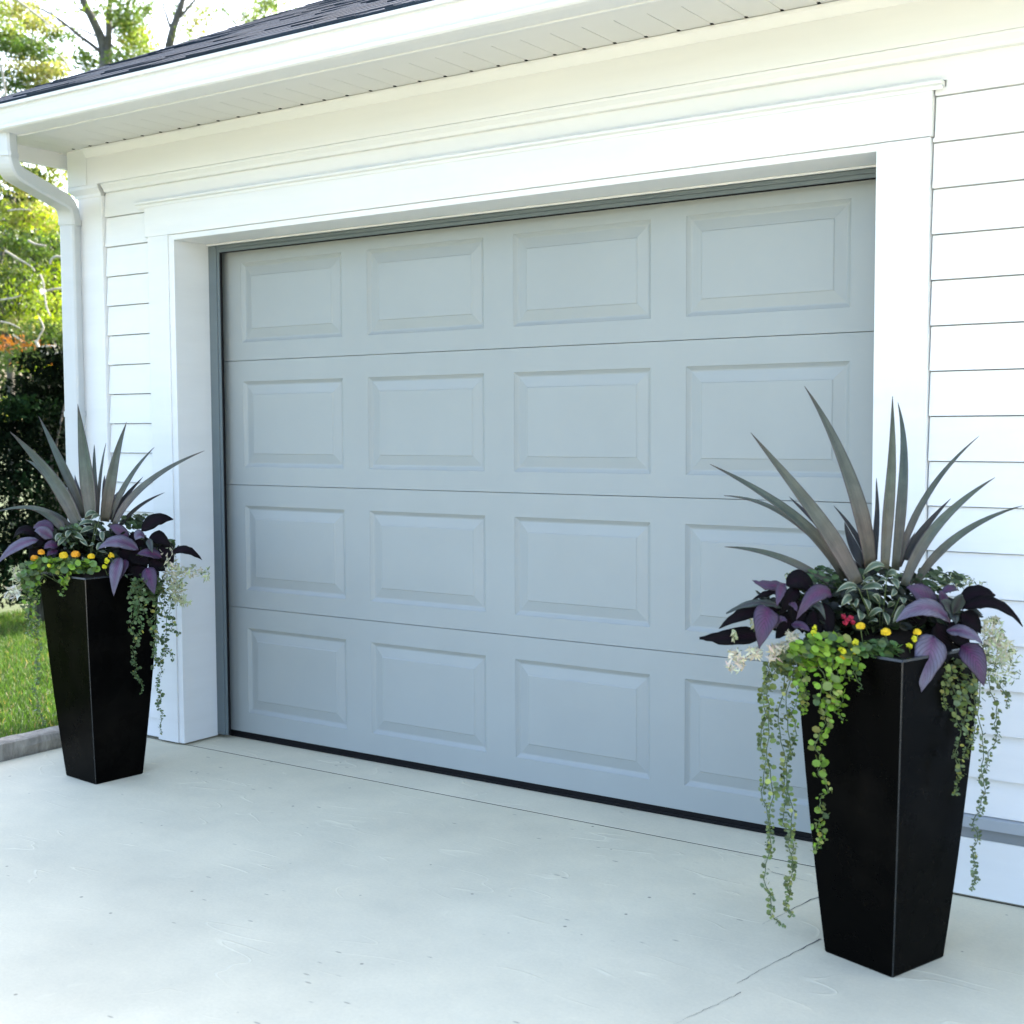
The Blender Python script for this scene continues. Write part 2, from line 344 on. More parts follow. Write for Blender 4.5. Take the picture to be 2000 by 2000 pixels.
# --- corner board with capital
g = MB(); g.box(GX0, -.484, -.246, -.10, .007, 2.372); g.build('corner_board', WHITE, G, bevel=.004)
g = MB()
prof = [(-.246, 2.366), (-.252, 2.366), (-.254, 2.378), (-.266, 2.388), (-.276, 2.398), (-.276, 2.413), (-.2, 2.413), (-.2, 2.366)]
vs = []; n = len(prof)
for y, z in prof: vs.append((GX0-.004+(y+.246)*.9, y, z))
for y, z in prof: vs.append((-.484+.003-(y+.246)*.35, y, z))
g.add(vs, [(i, (i+1) % n, n+(i+1) % n, n+i) for i in range(n)]+[tuple(range(n))[::-1], tuple(range(n, 2*n))]); g.build('capital', WHITE, G)
# --- frieze board with bed moulding below and crown above
g = MB(); g.box(-.676, GX1, -.27, -.176, 2.414, SOZ-.001)
g.extr_x([(-.2705, SOZ-.002), (-.289, SOZ-.002), (-.289, SOZ-.012), (-.280, SOZ-.028), (-.274, 2.534), (-.2705, 2.531)], -.55, GX1)
g.extr_x([(-.265, 2.4135), (-.262, 2.405), (-.250, 2.392), (-.246, 2.379), (-.2, 2.379), (-.2, 2.4135)], -.466, GX1)
g.box(-.676, -.545, -.274, -.2702, 2.4145, SOZ-.002)
g.build('frieze_board', WHITE, G, bevel=.002)
# --- soffit: planks running out from the wall, dark ends at the channel
g = MB(); SP = .1135; x = 1.102-SP*16
while x < GX1:
    x0, x1 = max(x, -.742)+.0013, min(x+SP, GX1)-.0013
    if x1 > x0: g.box(x0, x1, -.527, -.268, SOZ, SOZ+.012)
    for sx in (0,):
        if x > -.66: g.box(x-.004, x+.005, -.301, -.2905, SOZ-.002, SOZ+.004, 1)
    x += SP
g.box(-.742, GX1, -.53, -.26, SOZ+.0125, SOZ+.016, 0)
g.extr_x([(-.687, SOZ-.011), (-.528, SOZ-.011), (-.524, SOZ-.002), (-.524, SOZ+.012), (-.687, SOZ+.012)], -.742, GX1)
g.box(-.742, -.678, -.266, GY1, SOZ, SOZ+.012)
g.build('soffit', [SOFFIT, GAP], G)
g = MB(); g.extr_x([(-.6985, 2.533), (-.688, 2.533), (-.688, 2.64), (-.6985, 2.64)], -.742, GX1)
g.box(-.762, -.743, -.72, GY1, 2.512, 2.60); g.build('fascia', WHITE, G, bevel=.003)
# --- gutter (K profile) and downspout
g = MB()
pr = [(-.7035, 2.632), (-.7035, 2.536), (-.775, 2.5345), (-.796, 2.536), (-.803, 2.541), (-.8035, 2.552), (-.799, 2.5555), (-.781, 2.5575), (-.779, 2.563), (-.782, 2.578), (-.789, 2.593), (-.797, 2.603), (-.800, 2.609), (-.7985, 2.6125), (-.796, 2.6145), (-.797, 2.617), (-.812, 2.618), (-.8135, 2.621), (-.8135, 2.631), (-.808, 2.634), (-.803, 2.631), (-.794, 2.6), (-.775, 2.562), (-.772, 2.545), (-.712, 2.546), (-.7055, 2.632)]
g.extr_x(pr, -.80, GX1+.1, caps=False)
g.add([(-.799, y, z) for y, z in pr[:22]], [tuple(range(22))])
g.build('gutter', GUTTER, G)
g = MB()
def rect_tube(path, wx, wy, tw=None):
    n = len(path); vs = []; P = [np.array(p, float) for p in path]
    for i in range(n):
        t = P[min(i+1, n-1)]-P[max(i-1, 0)]; t /= np.linalg.norm(t)
        a = np.array([1., 0, 0]) if tw is None else tw; a = a-t*(a@t); a /= np.linalg.norm(a); b = np.cross(t, a)
        c = .22
        for u, v in ((-1, -1+c), (-1+c, -1), (1-c, -1), (1, -1+c), (1, 1-c), (1-c, 1), (-1+c, 1), (-1, 1-c)): vs.append(P[i]+a*u*wx/2+b*v*wy/2)
    g.add(vs, [(i*8+j, i*8+(j+1) % 8, i*8+8+(j+1) % 8, i*8+8+j) for i in range(n-1) for j in range(8)])
tw = np.array([.92, .35, 0])
A0, A1, A2, A3 = np.array([-.437, -.748, 2.55]), np.array([-.433, -.746, 2.395]), np.array([-.645, -.292, 2.335]), np.array([-.648, -.288, 2.26])
def bend(a, b, c, r):
    d1, d2 = (a-b)/np.linalg.norm(a-b), (c-b)/np.linalg.norm(c-b); o = []
    for q in np.linspace(0, 1, 10): o.append(b+d1*r*(1-q)**2+d2*r*q**2)
    return o
path = [A0]+bend(A0, A1, A2, .075)+bend(A1, A2, A3-np.array([0, 0, .4]), .075)+[A3]
rect_tube(path, .078, .062, tw)
rect_tube([A3+np.array([0, 0, .004]), A3-np.array([0, 0, .6]), np.array([-.652, -.286, .03])], .072, .057, tw)
rect_tube([A3+np.array([0, 0, .012]), A3-np.array([0, 0, .012])], .083, .067, tw)
rect_tube([A1+np.array([0, 0, .066]), A1+np.array([0, 0, .05])], .083, .067, tw)
for zz in (1.42, .5): rect_tube([np.array([-.65, -.286, zz+.012]), np.array([-.65, -.286, zz-.012])], .080, .064, tw)
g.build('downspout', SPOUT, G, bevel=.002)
# --- door casing: flat trim, header with cap, jamb returns, stops
g = MB(); g.box(-.188, -.062, -.247, -.176, .008, 2.162); g.box(2.963, 3.118, -.247, -.176, .008, 2.160)
g.box(-.203, 3.122, -.249, -.176, 2.162, 2.296)
g.extr_x([(-.2495, 2.2865), (-.253, 2.2865), (-.254, 2.297), (-.268, 2.300), (-.268, 2.309), (-.262, 2.312), (-.20, 2.3125), (-.20, 2.2965), (-.2495, 2.2965)], -.246, 3.152)
g.box(-.062, -.030, -.241, -.048, .008, 2.161); g.box(-.030, 2.962, -.241, -.048, 2.139, 2.161)
g.build('door_casing', WHITE, G, bevel=.003)
g = MB(); g.box(-.0295, 2.962, -.064, -.054, 2.1315, 2.1386); g.build('trim_bead', WHITE, G, bevel=.002)
g = MB(); g.box(-.031, .016, -.052, -.034, .014, 2.1315); g.box(.016, .031, -.048, -.036, .014, 2.1315); g.box(2.90, 2.963, -.05, -.034, .014, 2.131)
g.box(.031, 2.90, -.052, -.034, 2.117, 2.1315); g.box(.031, 2.90, -.048, -.036, 2.1025, 2.117)
g.build('weather_stop', STOP, G, bevel=.002)
g = MB(); g.box(.0312, .0375, -.044, -.036, .014, 2.0985); g.box(.0312, 2.90, -.0435, -.0365, 2.0985, 2.1022); g.build('gap_line', RUBBER, G)  # black strips added to paint the dark gap between stop and door
# --- the sectional door
D = bpy.data.objects.new('garage_door', None); COL.objects.link(D); D.parent = G; D.matrix_parent_inverse = Matrix.Translation(G.location).inverted(); D.location = (1.45, 0, 0)
DX0, DX1 = -.008, 2.93; PX0, PP, PW = .1125, .7056, .5709
LZ = [.027, .576, 1.109, 1.642, 2.135]; PZ = [(.116, .488), (.654, 1.020), (1.187, 1.553), (1.720, 2.056)]
for k in range(4):
    g = MB(); z0, z1 = LZ[k]+.0013, LZ[k+1]-.0013
    xs = [DX0]; cells = []
    for c in range(4): xs += [PX0+c*PP, PX0+c*PP+PW]
    xs.append(DX1); za, zb = PZ[k]
    def q(xa, xb, zc, zd): g.add([(xa, 0, zc), (xb, 0, zc), (xb, 0, zd), (xa, 0, zd)], [(0, 1, 2, 3)])
    for i in range(len(xs)-1):
        q(xs[i], xs[i+1], z0, za); q(xs[i], xs[i+1], zb, z1)
        if i % 2 == 0: q(xs[i], xs[i+1], za, zb)
        else:
            rings = []; a, b_ = xs[i], xs[i+1]
            for ins, dep in ((0, 0), (.0025, .003), (.013, .0105), (.018, .0115), (.0525, .0042), (.0535, .0043), (.058, .0014)):
                rings.append([(a+ins, dep, za+ins), (b_-ins, dep, za+ins), (b_-ins, dep, zb-ins), (a+ins, dep, zb-ins)])
            vs = [p for r in rings for p in r]; fs = []
            for r in range(len(rings)-1):
                for j in range(4): fs.append((r*4+j, r*4+(j+1) % 4, r*4+4+(j+1) % 4, r*4+4+j))
            e = len(vs)-4; fs.append((e, e+1, e+2, e+3)); g.add(vs, fs)
    # rounded lips and the body behind
    g.add([(DX0, 0, z0), (DX1, 0, z0), (DX1, .006, z0-.001), (DX0, .006, z0-.001)], [(0, 1, 2, 3)]); g.add([(DX0, 0, z1), (DX1, 0, z1), (DX1, .008, z1), (DX0, .008, z1)], [(0, 1, 2, 3)])
    g.add([(DX0, 0, z0), (DX0, 0, z1), (DX0, .04, z1), (DX0, .04, z0)], [(0, 1, 2, 3)])
    g.box(DX0, DX1, .014, .045, z0-.0005, z1+.0005)
    o = g.build('door_section', DOOR, D, fix=False); o.matrix_parent_inverse = (Matrix.Translation(G.location)@Matrix.Translation((0, 0, 0))).inverted(); o.matrix_parent_inverse = Matrix.Translation(-(Vector((1.45, 0, 0)))); 
g = MB(); g.box(DX0, DX1, .004, .05, .004, .0275); g.box(DX0-.006, DX0-.001, .0, .03, .004, 2.13); g.box(DX0-.004, DX1, -.003, .008, .0005, .012)
o = g.build('bottom_seal', RUBBER, D, bevel=.002); o.matrix_parent_inverse = Matrix.Translation(-(Vector((1.45, 0, 0))))
# --- roof: two slopes with staggered shingle tabs
g = MB(); SLP = .46; RY, RZ0 = 3.0, 2.637
ang = math.atan(SLP); ca, sa = math.cos(ang), math.sin(ang); L = (RY+.815)/ca
def roofpt(x, d, h, back=False):
    y = -.815+d*ca-h*sa; z = RZ0+d*sa+h*ca
    if back: y = 2*RY-y
    return (x, y, z)
for back in (False, True):
    d = 0; row = 0
    while d < L:
        x = -.80-random.uniform(0, .25); de = min(d+.12, L)
        while x < GX1+.15:
            wd = random.choice((.12, .18, .24, .3)); xa, xb = max(x, -.80), min(x+wd, GX1+.15); h = random.choice((.003, .003, .006))
            if xb > xa+.01:
                gcol = random.uniform(.75, 1.2); c = (.019*gcol, .031*gcol, .050*gcol)
                a = [roofpt(xa+.001, d, -.004, back), roofpt(xb-.001, d, -.004, back), roofpt(xb-.001, d, h, back), roofpt(xa+.001, d, h, back), roofpt(xa+.001, de+.02, .001, back), roofpt(xb-.001, de+.02, .001, back)]
                g.add(a, [(0, 1, 2, 3), (3, 2, 5, 4), (0, 3, 4), (1, 5, 2)], 0, c)
            x += wd
        d += .105; row += 1
    dk = (.018, .023, .03)
    g.add([roofpt(-.80, 0, -.002, back), roofpt(GX1+.15, 0, -.002, back), roofpt(GX1+.15, L, -.002, back), roofpt(-.80, L, -.002, back), roofpt(-.80, .01, -.03, back), roofpt(GX1+.15, .01, -.03, back), roofpt(GX1+.15, L, -.03, back), roofpt(-.80, L, -.03, back)],
          [(0, 1, 2, 3), (4, 7, 6, 5), (0, 3, 7, 4), (1, 5, 6, 2), (0, 4, 5, 1)], 0, dk)
g.build('roof', SHINGLE, G)
# --- house wing to the right of the frame is not seen; the wall simply runs on

# ------------------------------------------------------------------ timber edging
t_ = thing('timber_edging', (-.52, -1.1, 0), 'weathered grey timber laid as edging between lawn and driveway slab', 'edging')
g = MB(); nseg = 26; vs = []
for i in range(nseg+1):
    y = -2.6+2.33*i/nseg
    for (x, z) in ((-.452, .002), (-.449, .04), (-.454, .066), (-.468, .073), (-.53, .075), (-.552, .068), (-.556, -.05), (-.455, -.05)):
        vs.append((x+random.gauss(0, .0018), y, z+random.gauss(0, .0022)))
g.add(vs, [(i*8+j, i*8+(j+1) % 8, i*8+8+(j+1) % 8, i*8+8+j) for i in range(nseg) for j in range(8)]+[tuple(range(8)), tuple(nseg*8+j for j in range(8))])
g.build('timber', TIMBER, t_)

# ------------------------------------------------------------------ planters
def ring(c, wd, z, ang, cut):
    h = wd/2; o = []
    for (u, v) in ((-h, -h+cut), (-h+cut, -h), (h-cut, -h), (h, -h+cut), (h, h-cut), (h-cut, h), (-h+cut, h), (-h, h-cut)):
        o.append((c[0]+u*math.cos(ang)-v*math.sin(ang), c[1]+u*math.sin(ang)+v*math.cos(ang), z))
    return o
PH = .80
def width(z):
    q = z/PH; return .210+.115*(1.32*q-.32*q*q)
def make_planter(c, deg, label, grp):
    root = thing('planter', (c[0], c[1], 0), label, 'planter', grp); a = math.radians(deg)
    g = MB(); zs = [0, .004]+[PH*i/12 for i in range(1, 12)]+[PH-.006, PH]
    R_ = [ring(c, width(z)-(.004 if i == 0 else 0)-(.004 if i == len(zs)-1 else 0), z+.0005, a, .0027) for i, z in enumerate(zs)]
    R_ += [ring(c, width(PH)-.030, PH+.0005, a, .006), ring(c, width(PH)-.036, PH-.08, a, .006)]
    vs = [p for r in R_ for p in r]; n = len(R_)
    for i in range(n-1):
        for j in range(8):
            cut_face = (j % 2 == 0) or (i >= len(zs)-2 and i <= len(zs)-1)
            g.add([R_[i][j], R_[i][(j+1) % 8], R_[i+1][(j+1) % 8], R_[i+1][j]], [(0, 1, 2, 3)], 1 if cut_face and i < len(zs) else 0)
    g.add(R_[0], [tuple(range(8))[::-1]])
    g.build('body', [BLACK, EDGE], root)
    g = MB(); R2 = [ring(c, (width(PH)-.034)*q, PH-.03+.085*(1-q**3), a, .006+.06*(1-q)) for q in (1, .93, .8, .6, .35)]
    for i in range(4): g.add(R2[i]+R2[i+1], [(j, (j+1) % 8, 8+(j+1) % 8, 8+j) for j in range(8)])
    g.add(R2[-1], [tuple(range(8))]); g.build('soil', SOIL, root, smooth=True); return root
RC, LC = np.array([3.191, -.766]), np.array([.075, -.738])
make_planter(RC, 72, 'tall black tapered planter standing at the right end of the garage door, nearer the camera', 'black tapered planters flanking the garage door')
make_planter(LC, 84, 'tall black tapered planter standing by the downspout, farther from the camera', 'black tapered planters flanking the garage door')

# ------------------------------------------------------------------ plants in the planters
DR = float((np.array([RC[0], RC[1], PH])-CAM)@CF); DL = float((np.array([LC[0], LC[1], PH])-CAM)@CF)
def Zm(x0, y0, sc): return lambda a, b: (x0+a/sc, y0+b/sc)

def grid_leaf(path, widths, normal_hint, fold=.25, nv=5, side_curl=0.):
    """one leaf surface along a 3-D path; returns verts, faces, uvs"""
    P = [np.array(p, float) for p in path]; n = len(P); vs = []; uvs = []
    for i in range(n):
        t = P[min(i+1, n-1)]-P[max(i-1, 0)]; t /= np.linalg.norm(t)+1e-9
        s = np.cross(t, normal_hint); s /= np.linalg.norm(s)+1e-9; nn = np.cross(s, t)
        for j in range(nv):
            q = j/(nv-1)*2-1
            vs.append(P[i]+s*q*widths[i]/2+nn*(abs(q)*fold*widths[i]/2-side_curl*q*q*widths[i]/2)); uvs.append((i/(n-1), j/(nv-1)))
    fs = [(i*nv+j, i*nv+j+1, (i+1)*nv+j+1, (i+1)*nv+j) for i in range(n-1) for j in range(nv-1)]
    return vs, fs, uvs
class LeafMB:
    def __init__(s): s.v = []; s.f = []; s.uv = []
    def add(s, vs, fs, uvs):
        n = len(s.v); s.v += [tuple(map(float, p)) for p in vs]; s.uv += uvs; s.f += [tuple(n+i for i in f) for f in fs]
    def build(s, name, mt, parent=None, thick=.0012):
        me = bpy.data.meshes.new(name); me.from_pydata(s.v, [], s.f); me.materials.append(mt)
        u = me.uv_layers.new(name='UVMap'); lv = np.empty(len(me.loops), int); me.loops.foreach_get('vertex_index', lv)
        u.data.foreach_set('uv', np.array(s.uv, float)[lv].ravel()); me.polygons.foreach_set('use_smooth', [True]*len(me.polygons))
        o = bpy.data.objects.new(name, me); COL.objects.link(o)
        if parent: o.parent = parent; o.matrix_parent_inverse = Matrix.Translation(parent.location).inverted()
        if thick: md = o.modifiers.new('thick', 'SOLIDIFY'); md.thickness = thick; md.offset = 0
        return o
def quad_bez(a, mid, c, n):
    b = 2*mid-.5*a-.5*c
    return [a*(1-t)**2+2*b*t*(1-t)+c*t*t for t in np.linspace(0, 1, n)]

def spiky(base, D, zf, sc, blades, label, grp):
    root = thing('spiky_plant', base, label, 'plant', grp)
    for (b, mpt, tp, wpx, dz, dk) in blades:
        A = at(*zf(*b), D+.02*np.sign(dz)); Bm = at(*zf(*mpt), D+dz*.4); Cc = at(*zf(*tp), D+dz)
        path = quad_bez(A, Bm, Cc, 18); sd_ = np.cross((Cc-A)/np.linalg.norm(Cc-A), -CF); wv, wp = random.uniform(-.006, .006), random.uniform(0, 6); path = [p+sd_*wv*math.sin(5*q+wp)*q for p, q in zip(path, np.linspace(0, 1, 18))]; W = wpx/sc/FPX*D*.9
        prof = [W*(.72+.28*math.sin(min(1, t/.35)*math.pi/2))*(1-max(0, (t-.28)/.72)**1.55)**.95+.0006 for t in np.linspace(0, 1, 18)]
        hint = -CF*.9+np.array([0, 0, .35])+CR*random.uniform(-.35, .35)
        L_ = LeafMB(); L_.add(*grid_leaf(path, prof, hint, .38, 7)); L_.build('leaf', BLADED if dk else BLADE, root, .0016)
    return root
z6 = Zm(1350, 720, 2.972)
spiky((RC[0], RC[1], PH-.03), DR, z6, 2.972, [
 ((960,1250),(720,850),(350,368),112,-.03,0),((1035,1150),(920,640),(650,105),108,.05,0),((1120,1160),(1148,650),(1178,160),78,-.05,0),((1185,1170),(1228,620),(1203,195),66,.08,0),
 ((1200,1150),(1365,745),(1670,392),46,.12,0),((1240,1110),(1350,930),(1505,755),50,.18,1),((1235,1260),(1430,905),(1765,632),70,-.02,0),((1300,1250),(1545,975),(1925,797),54,.04,0),
 ((890,1220),(600,862),(110,552),80,.05,0),((880,1170),(560,862),(190,738),46,.14,0),((800,1240),(500,1092),(195,1030),48,-.08,0),((960,1150),(740,915),(575,738),42,.16,1),
 ((1000,1150),(930,1010),(893,890),60,.1,1),((1040,1140),(945,950),(828,798),36,.17,1),((1065,1110),(1070,870),(1085,640),42,.16,1),((1000,1160),(960,1050),(930,960),50,.13,1),((1205,1150),(1240,1060),(1300,950),44,.15,1)],
 'spiky grey-green sword leaf plant in the planter right of the door', 'spiky sword leaf plants')
z4 = Zm(0, 700, 3.864)
spiky((LC[0], LC[1], PH-.03), DL, z4, 3.864, [
 ((600,1290),(405,915),(75,555),118,-.05,0),((645,1200),(475,800),(285,440),84,.06,0),((695,1210),(655,800),(583,345),140,-.03,0),((790,1230),(848,880),(960,480),96,.03,0),
 ((835,1220),(960,940),(1165,672),58,.08,0),((850,1240),(940,1060),(1070,890),46,.12,1),((870,1260),(1090,965),(1545,700),76,-.02,0),((575,1260),(380,925),(195,765),64,.08,0),
 ((500,1300),(280,1135),(-70,1170),46,-.04,0),((490,1310),(390,1205),(240,1150),66,-.07,0),((640,1200),(600,1010),(565,880),46,.1,1),((790,1200),(785,1000),(792,880),36,.12,1),((730,1180),(715,860),(705,650),38,.12,0),
 ((660,1210),(620,1080),(600,960),50,.09,1),((830,1210),(860,1080),(900,1000),40,.1,1),((600,1220),(450,1000),(350,860),34,.1,1),((560,1290),(420,1180),(300,1120),36,.02,0),((900,1270),(1060,1110),(1240,1010),32,.06,1),((740,1190),(760,880),(800,640),30,.12,0)],
 'spiky grey-green sword leaf plant in the planter beside the downspout', 'spiky sword leaf plants')

def broad(base, D, zf, sc, leaves, label, grp):
    root = thing('purple_leaf_plant', base, label, 'plant', grp)
    for (b, tp, wpx, dz, kind, arch, roll) in leaves:
        A = at(*zf(*b), D-.08+dz*.5); Cc = at(*zf(*tp), D-.10+dz); mid = (A+Cc)/2+np.array([0, 0, arch])-CF*abs(arch)*.5
        path = quad_bez(A, mid, Cc, 12); W = wpx/sc/FPX*D*1.05
        prof = [W*max(.03, math.sin(math.pi*t**.82)**.8*(1-.25*t)*1.12) if t < .985 else .001 for t in np.linspace(0, 1, 12)]
        hint = -CF*math.cos(roll)+CU*math.sin(roll)+np.array([0, 0, .3])
        L_ = LeafMB(); v, f, u = grid_leaf(path, prof, hint, .22, 7, .1); v = [p+np.array([0, 0, 1])*random.gauss(0, .0012) for p in v]; L_.add(v, f, u)
        L_.build('leaf', SH[kind], root)
    return root
GP = 'purple and silver leaved plants'
zRl = Zm(1350, 1080, 7.156); zRr = Zm(1680, 1100, 6.0375); zLb = Zm(0, 950, 4.6)
broad((RC[0]-.1, RC[1]-.05, PH-.03), DR, zRl, 7.156, [
 ((1330,440),(855,385),140,.0,'purple',-.008,.3),((1285,430),(1195,750),140,-.04,'purple',.01,0),((1280,560),(850,670),100,.04,'dark',.01,.5),((1260,770),(490,850),115,0,'green',.02,.5),
 ((1240,800),(390,1055),230,.03,'dark',.02,.3),((1050,1120),(115,1190),240,.02,'dark',-.004,.2),((1090,770),(950,1330),330,-.06,'purple',.02,0),((1130,1040),(1335,955),130,-.06,'purple',.01,.2),
 ((1970,600),(1470,930),230,-.02,'purple',.035,.3),((1330,460),(1720,640),280,.05,'dark',.03,.3),((1640,760),(1875,930),110,-.02,'green',.02,.3),((1380,700),(1480,820),90,-.03,'purple',.005,.2),
 ((1400,1000),(1660,1090),130,-.03,'purple',.005,.4),((1500,500),(1240,880),200,.03,'dark',.01,.1),((1450,640),(1560,1120),260,.02,'dark',.0,.1),((1500,800),(1180,1190),260,.03,'dark',.0,.1),((1700,820),(1760,1230),240,.0,'dark',.0,.1),((1850,700),(1950,1180),220,.0,'dark',0,.1)],
 'purple leaved plant on the door side of the right planter, with dark pointed leaves', GP)
broad((RC[0]+.1, RC[1]-.02, PH-.03), DR, zRr, 6.0375, [
 ((900,560),(545,280),230,.02,'purple',.012,.1),((1060,690),(425,685),250,-.05,'silver',.035,.45),((870,860),(720,1510),345,-.08,'silver',.02,0),((1020,800),(1440,945),170,-.04,'silver',.012,.4),
 ((1190,980),(1460,1450),270,-.04,'purple',.02,0),((1200,540),(1915,745),170,.0,'dark',.035,.5),((1180,440),(1595,380),210,.05,'dark',.012,.3),((1100,610),(950,440),140,-.02,'green',.006,.1),
 ((1100,600),(1210,385),140,-.03,'green',.01,0),((1000,560),(930,330),110,.02,'purple',.01,0),((1080,620),(1130,720),110,-.05,'green',.006,.2),((1040,700),(1290,1000),240,.03,'dark',0,.1),((900,700),(1040,1120),240,.03,'dark',0,.1),
 ((1180,620),(1420,830),220,.02,'dark',.01,.2),((760,560),(560,760),200,.05,'dark',0,.1),((980,1010),(1150,1250),200,.03,'dark',0,0),((960,360),(1150,320),90,.06,'purple',.01,.3),((800,880),(600,1040),180,.04,'dark',.0,0)],
 'purple leaved plant beside the siding in the right planter, large silvery leaf over the rim', GP)
broad((LC[0]+.1, LC[1]-.05, PH-.03), DL, zLb, 4.6, [
 ((1155,470),(985,360),95,.02,'purple',.012,.1),((1245,570),(885,563),140,-.05,'silver',.03,.5),((1075,640),(1022,985),115,-.07,'silver',.02,0),((1135,660),(1070,850),95,-.04,'purple',.01,0),
 ((1450,640),(1235,610),100,-.03,'purple',.012,.4),((1320,730),(1388,970),130,-.04,'purple',.012,0),((1270,400),(1555,298),130,.04,'dark',.02,.2),((1340,460),(1530,540),130,.02,'dark',.015,.4),((1540,600),(1815,660),90,0,'dark',.025,.5),
 ((1300,450),(1215,480),110,-.03,'silver',.012,.3),((1330,480),(1370,600),60,-.03,'green',.01,.1),((1200,560),(1330,700),200,.03,'dark',0,.1),((1100,560),(1180,720),170,.03,'dark',0,0),((1420,560),(1560,690),150,.02,'dark',.01,.2),((1250,700),(1240,840),190,.03,'dark',0,0),((1360,640),(1480,760),150,.03,'dark',0,0),((1180,420),(1290,560),160,.05,'dark',0,0)],
 'purple leaved plant in the left planter, in front of the white door casing', GP)
broad((LC[0]-.1, LC[1]-.02, PH-.03), DL, zLb, 4.6, [
 ((480,400),(300,370),130,.02,'purple',.012,.4),((350,480),(-20,690),110,-.04,'silver',.02,.4),((470,470),(310,400),110,-.02,'silver',.012,.3),((520,540),(395,560),90,-.03,'purple',.01,.2),((520,580),(420,625),70,-.03,'purple',.005,.1),
 ((420,470),(240,560),150,.04,'dark',.01,.2),((380,540),(260,640),150,.04,'dark',0,.1),((480,500),(440,640),170,.05,'dark',0,0),((330,450),(120,470),90,.05,'dark',.03,.4)],
 'purple leaved plant on the lawn side of the left planter, one long lavender leaf', GP)

# small-leaf machinery -------------------------------------------------
def disc(g, c, nrm, r, col, k=7, el=1.0, ax=None):
    nrm = nrm/np.linalg.norm(nrm); a = np.cross(nrm, ax if ax is not None else np.array([.3, .5, .8])); a /= np.linalg.norm(a)+1e-9; b = np.cross(nrm, a)
    vs = [c-nrm*r*.12]+[c+r*(a*math.cos(2*math.pi*j/k)+b*el*math.sin(2*math.pi*j/k))+nrm*r*.12*random.uniform(-.5, 1) for j in range(k)]
    g.add(vs, [(0, 1+j, 1+(j+1) % k) for j in range(k)], 0, col)
def vcol(base, s=.25):
    q = random.uniform(1-s, 1+s); return tuple(c*q*random.uniform(.92, 1.08) for c in base)
JENNY = (.17, .29, .03); OLIVE = (.16, .20, .055); SAGE = (.13, .175, .085); DEEP = (.055, .10, .03)
def strand(zf, D, pts, dz, r, cols, parent, dens=1.0, spread=.8, name='trailing_stem'):
    P = [at(*zf(*p), D+dz) for p in pts]; Q = []
    n = len(P)
    for i in range(n-1):                              # Catmull-Rom
        p0, p1, p2, p3 = P[max(i-1, 0)], P[i], P[i+1], P[min(i+2, n-1)]
        for t in np.linspace(0, 1, 7)[:-1]:
            Q.append(.5*((2*p1)+(-p0+p2)*t+(2*p0-5*p1+4*p2-p3)*t*t+(-p0+3*p1-3*p2+p3)*t**3))
    Q.append(P[-1]); g = MB()
    w1, w2, a1 = random.uniform(0, 6), random.uniform(0, 6), r*.45
    Q = [q+CR*a1*(math.sin(i*.9+w1)+.5*math.sin(i*2.1+w2))-CF*a1*.6*math.sin(i*.7+w2) for i, q in enumerate(Q)]
    g.tube(Q, .0013, 5, 1)
    ln = sum(np.linalg.norm(Q[i+1]-Q[i]) for i in range(len(Q)-1)); m_ = int(ln/(r*.62)*dens)+2
    for i in range(m_):
        t = i/(m_-1)*(len(Q)-1.001); k = int(t); c = Q[k]+(Q[k+1]-Q[k])*(t-k)
        sz = r*random.uniform(.7, 1.1)*(1-.55*(i/m_)**2.2)
        for sgn in (-1, 1):
            if random.random() < .08: continue
            off = CR*sgn*sz*spread*random.uniform(.5, 1.15)-CF*random.uniform(-.4, .9)*sz+CU*random.gauss(0, .35)*sz
            nrm = -CF*.6+np.array([0, 0, .6])+rng.normal(0, .6, 3)
            disc(g, c+off, nrm, sz*random.uniform(.38, .8), vcol(random.choice(cols) if random.random() > .12 else random.choice(((.26, .25, .05), (.06, .09, .03), (.30, .33, .10)))), 7, random.uniform(.75, 1))
    return g.build(name, [SPRIG, STEM], parent, fix=False)
def mound(g, zf, D, cx, cy, rx, ry, n, r, cols, dd=.05, el=.85, dz=-.1):
    for i in range(n):
        a = random.uniform(0, 2*math.pi); q = math.sqrt(random.random())
        c = at(*zf(cx+rx*q*math.cos(a), cy+ry*q*math.sin(a)), D+dz+random.uniform(-dd, dd))
        nrm = -CF*.5+np.array([0, 0, .8])+rng.normal(0, .5, 3)
        disc(g, c, nrm, r*random.uniform(.6, 1.15), vcol(random.choice(cols), .35), 7, el*random.uniform(.8, 1.1))

